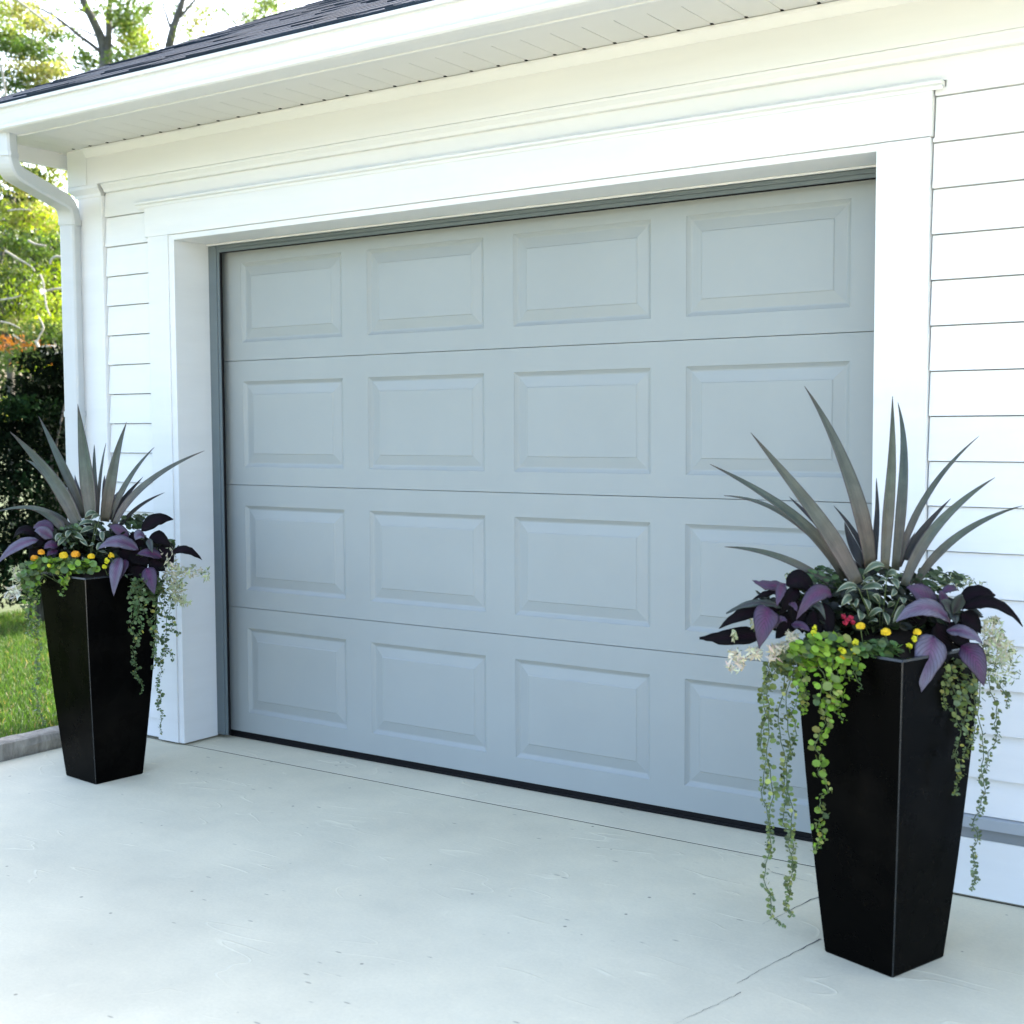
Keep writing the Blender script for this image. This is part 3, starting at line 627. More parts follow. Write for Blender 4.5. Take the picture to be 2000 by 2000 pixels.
z7 = Zm(1350, 1250, 2.76); z5 = Zm(1450, 1050, 5.52); zL5 = Zm(0, 1100, 3.864)
GV = 'trailing plants spilling from the planters'
A_ = thing('trailing_plant', (RC[0]-.08, RC[1]-.12, PH-.03), 'bright green round leaved creeper hanging down the door side of the right planter', 'plant', GV)
for pts, dz, r, cols in (
 ([(470,120),(410,350),(425,700),(430,980),(405,1250),(430,1450),(485,1545)], -.06, .0125, [SAGE, OLIVE]), ([(430,110),(400,230),(390,420),(385,650),(400,900),(430,1150)], -.03, .0125, [SAGE, OLIVE]),
 ([(530,130),(520,480),(525,800),(540,1100),(530,1300),(515,1400),(530,1490)], -.07, .012, [SAGE, OLIVE]), ([(500,140),(480,500),(510,760),(500,950),(550,1130),(540,1250)], -.05, .011, [OLIVE, SAGE]),
 ([(560,110),(560,300),(555,450),(550,620)], -.09, .0135, [OLIVE, JENNY]), ([(600,110),(610,230),(600,330),(600,400)], -.11, .0125, [JENNY]),
 ([(720,90),(745,330),(700,470),(680,640),(720,770),(705,900),(690,1000),(700,1080),(660,1135)], -.155, .0165, [JENNY, OLIVE]), ([(700,90),(700,230),(725,420),(710,560)], -.15, .016, [JENNY]),
 ([(820,100),(810,250),(795,360),(800,430)], -.15, .0165, [JENNY]), ([(870,90),(890,170),(905,270)], -.15, .014, [JENNY, DEEP]), ([(640,100),(590,230),(610,360)], -.13, .0135, [JENNY, OLIVE]), ([(770,100),(770,260),(760,350)], -.16, .0165, [JENNY])):
    strand(z7, DR, pts, dz, r, cols, A_)
g = MB(); mound(g, z7, DR, 720, 60, 190, 90, 190, .014, [JENNY, JENNY, OLIVE, DEEP], .05, .85, -.12); mound(g, z7, DR, 1010, 50, 130, 45, 120, .012, [(.10, .19, .055), DEEP], .03, .85, -.14); mound(g, z7, DR, 520, 110, 80, 70, 70, .0115, [SAGE, OLIVE, DEEP], .04, .85, -.07); g.build('foliage', SPRIG, A_, fix=False)
B_ = thing('trailing_plant', (RC[0]+.13, RC[1]-.05, PH-.03), 'pale green creeper hanging down the siding side of the right planter', 'plant', GV)
for pts, dz, r, cols in (
 ([(1385,140),(1420,280),(1440,420),(1435,600),(1445,740),(1415,835)], -.11, .0125, [SAGE, OLIVE]), ([(1440,150),(1470,350),(1490,520),(1480,640)], -.08, .0125, [SAGE, OLIVE]), ([(1500,180),(1530,380),(1510,560)], -.07, .0115, [OLIVE, SAGE]),
 ([(1550,150),(1560,450),(1575,720),(1570,870),(1530,960),(1535,1080),(1520,1200),(1530,1280),(1515,1345)], -.03, .0105, [SAGE]), ([(1600,150),(1635,350),(1645,500),(1600,640),(1560,760)], 0, .0115, [SAGE, OLIVE]), ([(1660,200),(1690,290),(1715,360)], .03, .010, [SAGE]), ([(1360,130),(1370,240),(1365,380)], -.12, .0115, [OLIVE])):
    strand(z7, DR, pts, dz, r, cols, B_)
g = MB(); mound(g, z7, DR, 1440, 190, 110, 110, 110, .011, [SAGE, OLIVE, DEEP], .05, .85, -.06); g.build('foliage', SPRIG, B_, fix=False)
C_ = thing('trailing_plant', (LC[0]-.1, LC[1]-.1, PH-.03), 'bright green creeper hanging down the lawn side of the left planter', 'plant', GV)
for pts, dz, r, cols in (
 ([(230,50),(240,250),(270,420),(285,600),(290,800),(270,960),(295,1100),(325,1230)], -.06, .014, [SAGE, (.10, .17, .05)]), ([(290,40),(230,170),(215,330),(255,460),(270,560)], -.09, .0165, [JENNY, (.11, .19, .045)]), ([(320,50),(290,180),(270,320),(290,450)], -.11, .0165, [JENNY, (.11, .19, .045)]),
 ([(190,60),(180,220),(210,400),(230,560)], -.05, .015, [(.10, .17, .05), SAGE]), ([(450,30),(470,120),(480,190),(465,245)], -.15, .0165, [JENNY, (.11, .19, .045)]), ([(500,30),(500,110),(490,170)], -.15, .015, [JENNY])):
    strand(zL5, DL, pts, dz, r, cols, C_)
g = MB(); mound(g, zLb, DL, 480, 700, 230, 60, 190, .015, [JENNY, (.11, .19, .045), DEEP], .05, .85, -.12); mound(g, zLb, DL, 740, 720, 150, 55, 130, .014, [JENNY, (.11, .19, .045), DEEP], .03, .85, -.14); mound(g, zLb, DL, 260, 800, 90, 120, 110, .014, [SAGE, (.11, .19, .045)], .05, .85, -.08); g.build('foliage', SPRIG, C_, fix=False)
D_ = thing('trailing_plant', (LC[0]+.12, LC[1]-.05, PH-.03), 'dark green creeper hanging down the garage door side of the left planter', 'plant', GV)
DG = (.075, .125, .045)
for pts, dz, r, cols in (
 ([(1000,110),(1000,250),(1030,330),(990,450),(1030,580),(1005,700),(1030,780),(1010,830)], -.12, .0155, [DG, SAGE]), ([(1010,830),(1040,870),(1070,900),(1065,990)], -.12, .008, [DG]), ([(1090,120),(1080,260),(1100,370)], -.13, .0155, [DG, SAGE]), ([(1150,120),(1170,300),(1150,480),(1175,650),(1160,800)], -.09, .0165, [DG, SAGE]),
 ([(1210,150),(1200,350),(1170,550),(1190,760)], -.06, .015, [DG, SAGE]), ([(1240,200),(1250,450),(1240,650),(1215,760),(1195,920),(1210,1020),(1190,1060),(1220,1150),(1210,1290)], -.03, .0115, [DG]), ([(1290,250),(1290,400),(1310,500),(1350,540)], -.02, .0125, [DG, SAGE]), ([(1230,560),(1270,660),(1320,740)], -.01, .0115, [DG]), ([(1040,130),(1040,300),(1060,470),(1020,600)], -.13, .0145, [DG])):
    strand(zL5, DL, pts, dz, r, cols, D_)
g = MB(); mound(g, zLb, DL, 1330, 900, 140, 130, 130, .0125, [DG, SAGE, DEEP], .05, .85, -.06); mound(g, zLb, DL, 1500, 560, 110, 90, 60, .0125, [DG, (.09, .16, .07)], .05, .85, .03); g.build('foliage', SPRIG, D_, fix=False)

# fine cream foliage
CREAM = (.50, .47, .36); PINKC = (.52, .43, .36); PALE = (.42, .45, .28)
def cream(base, D, zf, spots, label):
    root = thing('cream_flowering_plant', base, label, 'plant', 'cream frothy plants at the planter rims'); g = MB()
    for (cx, cy, rx, ry, n, dz, cols, r) in spots:
        for i in range(n):
            a = random.uniform(0, 6.283); q = random.random()**.6
            c = at(*zf(cx+rx*q*math.cos(a), cy+ry*q*math.sin(a)), D+dz+random.uniform(-.05, .05)); d = rng.normal(0, 1, 3); d[2] -= .25; d /= np.linalg.norm(d)
            s = np.cross(d, -CF+rng.normal(0, .4, 3)); s /= np.linalg.norm(s); ln = r*random.uniform(.6, 1.5); wd = ln*random.uniform(.16, .34); col = vcol(random.choice(cols), .2)
            g.add([c-d*ln, c+s*wd, c+d*ln, c-s*wd], [(0, 1, 2, 3)], 0, col)
        for i in range(max(3, n//14)):
            a = random.uniform(0, 6.283); c = at(*zf(cx+rx*.5*math.cos(a), cy+ry*.5*math.sin(a)), D+dz); e = at(*zf(cx+rx*1.05*math.cos(a), cy+ry*1.05*math.sin(a)), D+dz)
            g.tube([c, (c+e)/2+np.array([0, 0, .006]), e], .001, 4, 1)
    g.build('foliage', [SPRIG, STEM], root, fix=False); return root
cream((RC[0]+.17, RC[1]+.02, PH-.03), DR, zRr, [(1560,800,150,170,150,-.03,[CREAM, PALE],.009),(1640,1020,200,190,190,-.02,[CREAM, PALE],.009),(1700,1280,190,170,80,0,[PALE, SAGE],.007),(1500,1150,110,240,80,-.03,[PALE, SAGE],.008),(1800,1120,110,110,30,.02,[PALE],.006),(1060,220,260,110,100,.1,[SAGE, (.10,.15,.06), PALE],.009),(1300,250,200,60,24,.12,[PALE, SAGE],.008)], 'frothy cream plant beside the siding at the rim of the right planter')
cream((RC[0]-.14, RC[1]-.06, PH-.03), DR, zRl, [(620,1500,130,180,90,-.06,[CREAM, PINKC],.009),(880,1400,110,90,70,-.07,[PINKC, CREAM],.009),(1160,1420,100,130,70,-.08,[CREAM, PINKC],.010),(1290,1310,110,70,60,-.09,[CREAM],.009),(1420,1210,90,90,60,-.09,[CREAM],.010),(1360,1120,50,30,24,-.09,[CREAM],.008),(600,1160,50,90,30,-.07,[PALE],.008),(870,1000,50,100,34,-.09,[PALE, CREAM],.008),(1420,330,110,90,44,.08,[SAGE, PALE],.008),(1760,330,120,130,80,.06,[(.07,.13,.05), SAGE],.008)], 'frothy cream and pink plant under dark leaves on the door side of the right planter')
cream((LC[0]+.14, LC[1]-.04, PH-.03), DL, zLb, [(1500,640,80,90,90,-.05,[PALE, CREAM],.013),(1560,790,90,110,110,-.05,[PALE, CREAM],.013),(1590,960,80,110,80,-.05,[PALE],.012),(1660,1040,50,40,26,-.05,[PALE],.011),(1720,760,110,60,60,-.02,[PALE, CREAM],.011),(1840,790,50,70,26,0,[PALE, SAGE],.010),(1560,900,120,150,60,-.02,[SAGE, PALE],.011),(1250,300,120,60,50,.08,[SAGE, DG],.013)], 'frothy cream plant in front of the door casing at the rim of the left planter')
cream((LC[0]-.14, LC[1]-.04, PH-.03), DL, zLb, [(110,960,70,60,70,-.05,[CREAM, (.5, .5, .45)],.013),(170,830,60,110,70,-.04,[PALE, CREAM],.012),(130,760,60,60,30,-.02,[PALE],.011),(400,560,120,90,60,.03,[SAGE, DG],.013)], 'small cream flowered plant on the lawn side of the left planter')

# cream-edged leaves in the middle
def varieg(base, D, zf, items, label):
    root = thing('variegated_plant', base, label, 'plant', 'plants with cream edged leaves'); g = LeafMB(); st = MB()
    for (b, tp, w_, arch) in items:
        A = at(*zf(*b), D-.09); Cc = at(*zf(*tp), D-.12); mid = (A+Cc)/2+np.array([0, 0, arch])-CF*.01
        g.add(*grid_leaf(quad_bez(A, mid, Cc, 8), [w_*max(.02, math.sin(math.pi*t**.9)) for t in np.linspace(0, 1, 8)], -CF+np.array([0, 0, .5])+rng.normal(0, .3, 3), .25, 5))
    c0 = np.array([base[0], base[1], base[2]])
    for (b, tp, w_, arch) in items[::3]:
        A = at(*zf(*b), D-.09); st.tube([A, (A+c0)/2+np.array([0, 0, .02]), c0], .0016, 5)
    g.build('foliage', VARIEG, root, .0008); st.build('stem', STEM, root); return root
varieg((RC[0], RC[1]-.06, PH-.03), DR, z5, [((1250,540),(1010,590),.018,.012),((1280,560),(1520,560),.022,.01),((1270,520),(1420,460),.016,.01),((1300,400),(1540,320),.017,.016),((1180,640),(1060,740),.020,.008),((1200,700),(1220,760),.02,.008),((1300,650),(1370,790),.018,.006),((1350,870),(1520,800),.016,.012),((1520,800),(1570,950),.016,.004),
 ((1700,640),(1740,720),.016,.004),((1740,720),(1620,920),.018,.004),((1260,780),(1270,900),.024,.004),((1560,400),(1660,420),.018,.008),((1600,450),(1680,560),.016,.006),((1350,930),(1460,910),.014,.008),((1100,620),(1230,570),.015,.01),((1420,520),(1560,480),.015,.012),((1650,560),(1600,640),.014,.004),((1480,700),(1400,620),.015,.006),((1560,760),(1640,700),.015,.006)], 'plant with small cream edged leaves in the centre of the right planter')
varieg((LC[0], LC[1]-.06, PH-.03), DL, zLb, [((860,330),(700,360),.022,.012),((850,370),(720,420),.022,.006),((880,250),(760,290),.022,.014),((900,260),(820,300),.018,.006),((920,400),(930,500),.02,.004),((930,500),(870,580),.02,.004),((880,580),(970,605),.018,.004),((640,400),(600,470),.022,.006),((660,430),(760,490),.022,.008),((600,460),(520,540),.02,.006),((720,470),(790,540),.018,.006),((800,540),(850,520),.018,.004),((560,420),(500,500),.02,.006),((690,520),(640,560),.02,.006)], 'plant with small cream edged leaves in the centre of the left planter')

# filler foliage that hides the soil, its near-black leaves paint the shaded voids
def filler(base, D, zf, spots, label):
    root = thing('leafy_filler_plant', base, label, 'plant', 'leafy filler painted dark as shade under the taller plants'); g = MB()
    for (cx, cy, rx, ry, n, r, cols, dz) in spots: mound(g, zf, D, cx, cy, rx, ry, n, r, cols, .07, .6, dz)
    g.build('foliage', SPRIG, root, fix=False); return root
BK = (.010, .014, .008); DKG = (.022, .038, .014)  # near-black tones hold the shade between the plants
filler((RC[0]+.01, RC[1]+.03, PH-.03), DR, z6, [(800,1380,330,130,260,.020,[BK, BK, DKG],0),(1200,1400,330,130,260,.020,[BK, BK, DKG],0),(1050,1220,260,70,120,.016,[DKG, BK, (.05,.085,.035)],.06),(760,1220,90,70,70,.012,[(.05,.10,.035), DKG],.02),(1420,1230,170,70,90,.012,[(.07,.11,.05), DKG],.08),(1000,1480,330,60,120,.016,[BK, DKG],-.04),(1560,1450,120,120,80,.018,[BK],0),(480,1400,120,110,60,.018,[BK],.02),(1000,1500,360,90,200,.018,[BK, DKG],.06),(1250,1440,250,110,160,.018,[BK, DKG],.05)], 'low foliage painted near-black for the shaded middle of the right planter')
filler((LC[0]+.01, LC[1]+.03, PH-.03), DL, zLb, [(620,520,300,130,240,.026,[BK, BK, DKG],0),(1080,560,300,150,240,.026,[BK, BK, DKG],0),(640,450,120,110,110,.016,[(.06,.10,.035), DKG],-.06),(850,400,200,90,70,.02,[DKG, BK],0),(1180,320,130,60,60,.016,[(.06,.10,.035), DKG],.07),(800,640,330,60,90,.018,[BK, DKG],-.05),(1400,600,160,120,90,.022,[BK],0),(800,660,380,90,180,.022,[BK, DKG],.06),(1150,640,300,110,150,.022,[BK, DKG],.04)], 'low foliage painted near-black for the shaded middle of the left planter')

# flowers
def bloom(c, r, mt, parent, kind='ball'):
    g = MB()
    if kind == 'ball':                                  # button flower: rows of overlapping petals on a dome
        for ringi in range(6):
            ph = ringi/5*1.9; nn = max(1, int(10*math.sin(max(.15, ph))+1))
            for j in range(nn):
                th = 6.283*(j+.5*(ringi % 2))/nn; d = np.array([math.sin(ph)*math.cos(th), math.sin(ph)*math.sin(th), math.cos(ph)*.85])
                q = c+d*r; disc(g, q, d+rng.normal(0, .12, 3), r*.42, None, 6, .85)
        g2 = [(c+np.array([math.cos(a)*math.sin(p), math.sin(a)*math.sin(p), math.cos(p)*.8])*r*.92) for p in np.linspace(.15, 2.3, 6) for a in np.linspace(0, 6.283, 9)[:-1]]
        g.add(g2, [(i*8+j, i*8+(j+1) % 8, i*8+8+(j+1) % 8, i*8+8+j) for i in range(5) for j in range(8)])
    else:
        for i in range(34):
            d = rng.normal(0, 1, 3); d /= np.linalg.norm(d); disc(g, c+d*r*.75*random.uniform(.3, 1), d-CF*.4, r*.55, None, 6, .6)
    return g.build('flower', mt, parent, smooth=False, fix=False)
def flowers(base, D, zf, items, label, dz=-.15):
    root = thing('yellow_flower_plant', base, label, 'flowers', 'low yellow flowers at the planter rims'); st = MB()
    for (x_, y_, r, mt, kind) in items:
        c = at(*zf(x_, y_), D+dz); bloom(c, r, mt, root, kind); st.tube([c-np.array([0, 0, r*.6]), c+np.array([0, .02, -.05]), np.array(base)*.5+c*.5+np.array([0, 0, -.05])], .0013, 5)
    st.build('stem', STEM, root); return root
flowers((RC[0], RC[1]-.08, PH-.03), DR, z5, [(1275,955,.0100,YELLOW,'ball'),(1545,1020,.0108,YELLOW,'ball'),(1885,1020,.009,YELLOW,'ball'),(1850,1090,.010,LIME,'p'),(1800,1170,.009,LIME,'p'),(1220,1130,.010,LIME,'p'),(1200,1230,.010,LIME,'p'),(1080,1220,.011,LIME,'p'),(1070,1300,.009,YELLOW,'p'),(780,970,.008,LIME,'p'),(770,1030,.009,LIME,'p')], 'yellow button flowers along the rim of the right planter')
flowers((LC[0], LC[1]-.08, PH-.03), DL, zLb, [(310,648,0.0135,ORANGE,'ball'),(370,592,.012,ORANGE,'ball'),(572,622,0.0152,YELLOW,'ball'),(680,612,0.0152,ORANGE,'ball'),(820,630,0.0123,YELLOW,'ball'),(1000,620,.013,YELLOW,'p'),(960,665,.014,LIME,'p'),(940,720,.012,LIME,'p'),(445,715,.012,LIME,'p')], 'orange and yellow button flowers along the rim of the left planter')
rf = thing('red_flower', (RC[0]-.03, RC[1]-.06, PH-.03), 'single small red flower above the yellow ones in the right planter', 'flower')
for (a, b_) in ((1090,850),(1130,890),(1170,860),(1190,910),(1110,920)): bloom(at(*z5(a, b_), DR-.13), .0075, RED, rf, 'p')

# ------------------------------------------------------------------ lawn grass
def blades(n, xr, yr, hmin, hmax, name):
    x = rng.uniform(*xr, n); y = rng.uniform(*yr, n); h = rng.uniform(hmin, hmax, n); a = rng.uniform(0, 6.283, n); wd = rng.uniform(.002, .004, n); le = rng.normal(0, .35, (n, 2))*h[:, None]
    v = np.zeros((n, 5, 3)); dx, dy = np.cos(a)*wd, np.sin(a)*wd
    v[:, 0] = np.c_[x-dx, y-dy, np.full(n, -.065)]; v[:, 1] = np.c_[x+dx, y+dy, np.full(n, -.065)]
    v[:, 2] = np.c_[x+dx*.8+le[:, 0]*.4, y+dy*.8+le[:, 1]*.4, -.06+h*.55]; v[:, 3] = np.c_[x-dx*.8+le[:, 0]*.4, y-dy*.8+le[:, 1]*.4, -.06+h*.55]; v[:, 4] = np.c_[x+le[:, 0], y+le[:, 1], -.06+h*.95]
    b = (np.arange(n)*5)[:, None]; me = bpy.data.meshes.new(name)
    f = [tuple(r) for r in (b+np.array([0, 1, 2, 3])).tolist()]+[tuple(r) for r in (b+np.array([3, 2, 4])).tolist()]
    me.from_pydata(v.reshape(-1, 3).tolist(), [], f); me.materials.append(GRASS)
    c = np.array([.062, .125, .024])*rng.uniform(.6, 1.35, (n, 1))*rng.uniform(.9, 1.1, (n, 3)); dry = rng.random(n) < .06; c[dry] = np.array([.22, .19, .08])*rng.uniform(.7, 1.2, (dry.sum(), 1))
    cc = np.concatenate([np.repeat(c, 4, 0), np.repeat(c, 3, 0)]); at_ = me.color_attributes.new('tint', 'FLOAT_COLOR', 'CORNER'); at_.data.foreach_set('color', np.c_[cc, np.ones(len(cc))].ravel())
    o = bpy.data.objects.new(name, me); COL.objects.link(o); return tag(o, 'short green grass of the lawn beside the garage', 'grass', kind='stuff')
blades(110000, (-4.6, -.56), (-2.2, 2.6), .02, .055, 'grass')

# ------------------------------------------------------------------ trees and shrubs
def leafcloud(clumps, size, cols, seedv):
    """many leaf-sized rhombs scattered through uneven clumps: (centre, radii, count)"""
    r_ = np.random.default_rng(seedv); V = []; C = []
    for (c, rad, n, ci) in clumps:
        d = r_.normal(0, 1, (n, 3)); d /= np.linalg.norm(d, axis=1)[:, None]; q = r_.random(n)**.45
        p = np.array(c)+d*q[:, None]*np.array(rad)
        ax = r_.normal(0, 1, (n, 3)); ax[:, 2] -= .4; ax /= np.linalg.norm(ax, axis=1)[:, None]; nr = r_.normal(0, 1, (n, 3)); nr[:, 2] += .8
        s = np.cross(ax, nr); s /= np.linalg.norm(s, axis=1)[:, None]+1e-9; L_ = size*r_.uniform(.6, 1.3, (n, 1)); W = L_*.42
        V.append(np.stack([p-ax*L_*.5, p+s*W*.5, p+ax*L_*.5, p-s*W*.5], 1))
        base = np.array(cols[ci]); C.append(base*r_.uniform(.65, 1.35, (n, 1))*r_.uniform(.9, 1.1, (n, 3)))
    return np.concatenate(V), np.concatenate(C)
def crown(clumps, size, cols, seedv, parent, mt=None, name='crown'):
    V, C = leafcloud(clumps, size, cols, seedv); n = len(V); me = bpy.data.meshes.new(name)
    me.from_pydata(V.reshape(-1, 3).tolist(), [], np.arange(n*4).reshape(n, 4).tolist()); me.materials.append(mt or LEAF)
    cc = np.repeat(C, 4, 0); a = me.color_attributes.new('tint', 'FLOAT_COLOR', 'CORNER'); a.data.foreach_set('color', np.c_[cc, np.ones(len(cc))].ravel())
    o = bpy.data.objects.new(name, me); COL.objects.link(o); o.parent = parent; o.matrix_parent_inverse = Matrix.Translation(parent.location).inverted(); return o
def limb(g, pts, D, r0, r1, dz=None):
    P = [at(px, py, D+(dz[i] if dz else 0)) for i, (px, py) in enumerate(pts)]
    Q = []; n = len(P)
    for i in range(n-1):
        p0, p1, p2, p3 = P[max(i-1, 0)], P[i], P[i+1], P[min(i+2, n-1)]
        for t in np.linspace(0, 1, 6)[:-1]: Q.append(.5*((2*p1)+(-p0+p2)*t+(2*p0-5*p1+4*p2-p3)*t*t+(-p0+3*p1-3*p2+p3)*t**3))
    Q.append(P[-1]); g.tube(Q, [r0+(r1-r0)*i/(len(Q)-1) for i in range(len(Q))], 7)
def ground_under(p): return (p[0], p[1], -.06)
def clump(px, py, D, rpx, n, ci=0, ry=None, rd=None):
    r = rpx/FPX*D; return (at(px, py, D), (r, rd or r, (ry or rpx)/FPX*D), n, ci)
rr = random.Random(3)
# 1: forked tree above the roof
D1 = 21.; b0 = at(205, 140, D1); T1 = thing('tree', ground_under(b0), 'tall forked tree rising behind the left end of the garage roof', 'tree', 'trees behind the garage')
g = MB(); gb = np.array(ground_under(b0))
k1 = FPX/D1
g.tube([gb, gb*.5+b0*.5+np.array([.05, 0, 0]), b0, at(207, 95, D1)], [.17, .14, .095, .085], 9)
limb(g, [(205,105),(196,70),(180,35),(163,0),(140,-80),(120,-200),(90,-330)], D1, .085, .03)
limb(g, [(210,105),(212,70),(212,30),(216,-10),(225,-120),(240,-300)], D1, .06, .025)
limb(g, [(200,105),(180,88),(150,66),(125,45),(95,25),(58,8)], D1, .035, .014)
limb(g, [(186,70),(160,58),(142,55),(120,45),(100,22),(110,18),(140,18),(155,26)], D1+.6, .018, .008)
limb(g, [(212,85),(232,100),(250,118)], D1, .03, .012); limb(g, [(215,60),(240,30),(262,-20)], D1, .022, .01); limb(g, [(175,30),(150,10),(130,-30)], D1, .02, .01)
g.build('trunk', BARK, T1, smooth=True, fix=False)
CG = [(.20, .27, .045), (.10, .16, .035), (.26, .26, .07)]
cl = []
for (px, py, r_, n, ci) in ((245,30,32,260,1),(262,70,28,170,0),(280,95,34,260,0),(235,60,22,90,1),(170,125,26,190,1),(160,105,20,70,1),(225,115,22,120,1),(140,70,22,60,1),(200,20,24,70,0),(130,-40,60,300,0),(220,-70,70,420,1),(300,-60,60,300,0),(180,-180,90,600,0),(110,-150,70,350,1),(280,-190,80,420,1),(255,115,24,140,1),(290,20,16,60,1),(250,45,44,420,1),(265,85,40,240,2),(190,140,30,160,1),(60,20,40,160,0),(240,-10,60,300,1)):
    cl.append(clump(px, py, D1+rr.uniform(-.7, .7), r_*1.1, int(n*1.4), ci))
crown(cl, .085, CG, 21, T1)
# 2: second, paler trunk
D2 = 26.; b0 = at(330, 92, D2); T2 = thing('tree', ground_under(b0), 'slim pale tree leaning right behind the garage roof slope', 'tree', 'trees behind the garage')
g = MB(); gb = np.array(ground_under(b0)); g.tube([gb, (gb+b0)/2, b0], [.14, .12, .085], 9); limb(g, [(330,92),(340,50),(352,15),(360,-20),(368,-140),(350,-260)], D2, .085, .03); limb(g, [(332,52),(325,30),(318,8),(312,-40)], D2, .03, .014); limb(g, [(475,70),(450,35),(428,10),(410,-30)], D2, .02, .012); limb(g, [(345,40),(380,0),(420,-60),(460,0),(480,45)], D2, .03, .01); g.build('trunk', BARK, T2, smooth=True, fix=False)
cl = [clump(px, py, D2+rr.uniform(-.8, .8), r_*1.15, int(n*1.9), ci) for (px, py, r_, n, ci) in ((385,45,30,150,2),(400,15,28,110,0),(505,22,34,240,0),(530,8,26,150,1),(480,40,22,90,1),(440,10,26,60,1),(345,20,18,40,1),(560,-20,40,200,0),(380,-80,70,350,0),(460,-110,80,420,1),(330,-160,70,300,0),(540,-110,60,250,0),(360,70,22,70,0))]
crown(cl, .09, CG, 22, T2)
# 3: drooping boughs at the top left
D3 = 15.; b0 = at(-190, 400, D3); T3 = thing('tree', ground_under(b0), 'yellow-green tree with drooping boughs at the upper left, beside the roof', 'tree', 'trees beside the lawn')
g = MB(); gb = np.array(ground_under(b0)); top = at(-150, -260, D3); g.tube([gb, (gb+top)/2, top], [.2, .14, .05], 9)
limb(g, [(-170,60),(-60,45),(0,66),(40,70),(85,88),(120,112),(140,140)], D3, .03, .008); limb(g, [(-170,110),(-40,90),(30,104),(70,110),(110,124),(140,138)], D3+.4, .025, .007); limb(g, [(-170,-20),(-80,-40),(0,-20),(60,20),(110,60)], D3-.3, .03, .008); limb(g, [(-30,90),(-8,115),(3,135),(8,165),(12,190)], D3-.5, .02, .012); limb(g, [(-170,0),(-60,-90),(60,-100),(150,-60)], D3+.8, .03, .01)
g.build('trunk', SUNLITBARK, T3, smooth=True, fix=False)
cl = []
for (px, py, r_, n, ci, ry) in ((30,25,50,420,2,32),(80,50,45,330,2,22),(10,60,40,260,0,24),(60,95,62,520,1,20),(20,85,36,220,1,16),(110,70,30,110,1,12),(60,135,55,430,2,22),(110,140,32,200,2,20),(25,165,40,300,1,30),(70,165,34,220,2,14),(-40,130,60,400,1,60),(-40,0,70,400,0,50),(40,-60,80,500,2,40),(-60,-110,90,600,0,60),(120,115,22,60,0,14)):
    cl.append(clump(px, py, D3+rr.uniform(-.5, .5), r_, int(n*1.7), ci, ry))
crown(cl, .06, [(.20, .26, .06), (.075, .13, .03), (.29, .31, .11)], 23, T3)
# 4: bright foliage beside the downspout
D4 = 13.; b0 = at(20, 700, D4); T4 = thing('tree', ground_under(b0), 'bright yellow-green small tree with pale bare branches beside the downspout', 'tree', 'trees beside the lawn')
g = MB(); gb = np.array(ground_under(b0)); g.tube([gb, (gb+b0)/2, b0, at(-10, 560, D4+.3), at(30, 380, D4+.3)], [.05, .045, .035, .025, .012], 8); limb(g, [(20,550),(40,640),(60,740)], D4+.3, .02, .012); limb(g, [(-10,600),(50,545),(110,470)], D4+.3, .014, .006); g.build('trunk', BARK, T4, smooth=True, fix=False); g = MB()
for pts, r0, r1, dz in (([(10,490),(35,505),(60,520),(68,530)],.012,.006,-.6),([(97,516),(101,506),(110,501),(122,503),(142,507)],.010,.014,-.7),([(78,536),(84,550),(87,575),(91,600),(98,617)],.010,.009,-.7),([(90,568),(120,563),(145,565)],.011,.012,-.6),([(0,586),(25,582),(42,577)],.01,.006,-.6),([(70,665),(80,685),(100,692),(125,688),(150,690)],.016,.009,-.7),([(82,678),(100,676),(115,680)],.011,.007,-.75),([(0,628),(20,632),(40,642)],.009,.006,-.6),([(25,654),(40,664)],.008,.005,-.6),([(55,470),(70,477),(90,480)],.013,.008,-.7),([(15,412),(35,409),(60,410)],.009,.005,-.6),([(76,620),(85,640),(78,655),(72,668)],.009,.009,-.7)):
    g = MB(); limb(g, pts, D4+dz, r0, r1); g.build('bare_branch', SUNLITBARK, T4, smooth=True, fix=False)
cl = []
C4 = [(.21, .27, .035), (.075, .125, .03), (.34, .34, .12), (.27, .36, .02), (.42, .17, .035), (.03, .055, .02)]
for (px, py, r_, n, ci, ry) in ((30,350,44,420,2,34),(90,360,36,330,0,40),(25,420,40,420,0,34),(75,425,44,420,2,34),(115,440,30,260,3,50),(30,470,38,330,1,28),(80,500,34,260,1,34),(115,540,26,240,3,30),(30,530,40,320,1,30),(70,585,22,260,3,40),(25,590,34,260,5,30),(125,600,22,220,0,34),(30,620,40,240,0,22),(60,640,34,220,2,20),(100,650,36,320,1,26),(28,672,30,110,4,18),(35,650,36,140,1,30),(15,690,34,180,1,30),(40,705,40,330,1,26),(120,630,24,160,3,18),(95,715,8,40,4,8),(92,722,9,50,3,9),(10,330,30,200,1,30),(105,300,36,260,0,28),(110,325,30,160,2,20),(-30,450,50,400,0,120),(-20,600,40,300,1,80),(120,480,30,200,1,30),(8,800,16,120,3,26),(25,815,12,70,2,14),(60,790,14,60,0,14)):
    cl.append(clump(px, py, D4+rr.uniform(-.35, .35), r_, int(n*1.6), ci, ry, .45))
crown(cl, .058, C4, 24, T4)
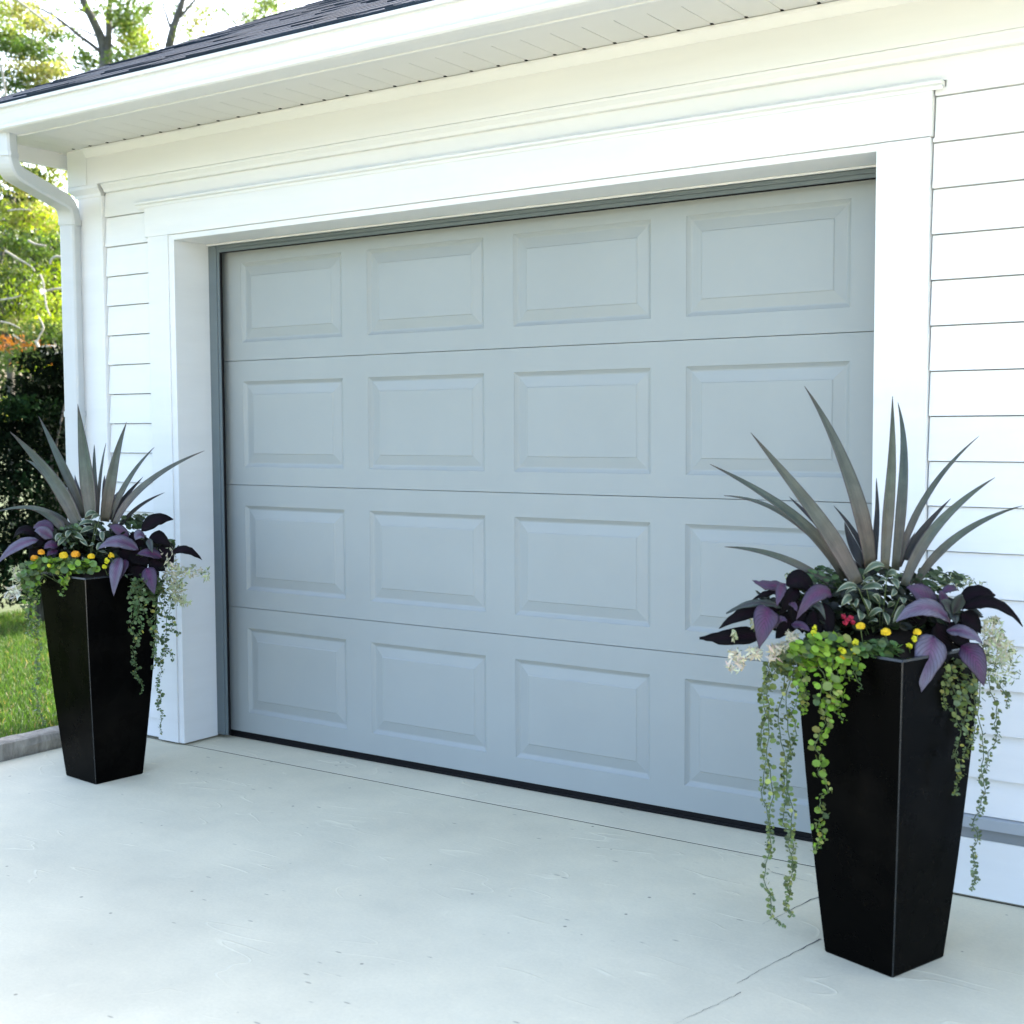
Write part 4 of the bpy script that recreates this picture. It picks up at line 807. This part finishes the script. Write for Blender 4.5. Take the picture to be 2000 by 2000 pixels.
# backdrop trees further off, deep green, they close the gaps
for i, (px, D, top, lab) in enumerate(((-70, 19., 420, 'dense dark green tree far behind the lawn, at the left edge'), (110, 21., 380, 'dense dark green tree far behind, seen past the downspout'))):
    b0 = at(px, 800, D); T5 = thing('tree', ground_under(b0), lab, 'tree', 'far trees beyond the lawn'); g = MB(); gb = np.array(ground_under(b0)); g.tube([gb, at(px, 600, D), at(px+10, 380, D)], [.25, .18, .06], 8); g.build('trunk', BARK, T5, smooth=True, fix=False)
    cl = [clump(px+rr.uniform(-90, 90), rr.uniform(top, 880), D+rr.uniform(-1, 1), rr.uniform(40, 70), 420, rr.choice((0, 1, 1))) for _ in range(30)]
    crown(cl, .13, [(.07, .11, .03), (.02, .035, .012)], 40+i, T5)
# dark shrubs behind the left planter
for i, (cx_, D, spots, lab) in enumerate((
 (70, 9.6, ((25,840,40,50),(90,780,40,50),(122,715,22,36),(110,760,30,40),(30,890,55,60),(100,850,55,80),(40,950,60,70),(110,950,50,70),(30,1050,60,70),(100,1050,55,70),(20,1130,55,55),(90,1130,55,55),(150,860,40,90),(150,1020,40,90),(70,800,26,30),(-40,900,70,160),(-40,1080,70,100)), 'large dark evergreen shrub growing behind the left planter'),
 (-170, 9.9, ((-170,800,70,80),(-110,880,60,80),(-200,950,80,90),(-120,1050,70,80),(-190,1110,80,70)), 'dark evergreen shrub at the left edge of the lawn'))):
    b0 = at(cx_, 1180, D); Sh = thing('shrub', ground_under(b0), lab, 'shrub', 'dark shrubs along the lawn'); g = MB(); gb = np.array(ground_under(b0))
    for k in range(7):
        e = at(cx_+rr.uniform(-60, 70), rr.uniform(720, 950), D+rr.uniform(-.2, .2)); g.tube([gb+np.array([rr.uniform(-.1, .1), 0, 0]), (gb+e)/2+np.array([rr.uniform(-.1, .1), 0, .1]), e], [.022, .016, .006], 6)
    g.build('trunk', BARK, Sh, smooth=True, fix=False)
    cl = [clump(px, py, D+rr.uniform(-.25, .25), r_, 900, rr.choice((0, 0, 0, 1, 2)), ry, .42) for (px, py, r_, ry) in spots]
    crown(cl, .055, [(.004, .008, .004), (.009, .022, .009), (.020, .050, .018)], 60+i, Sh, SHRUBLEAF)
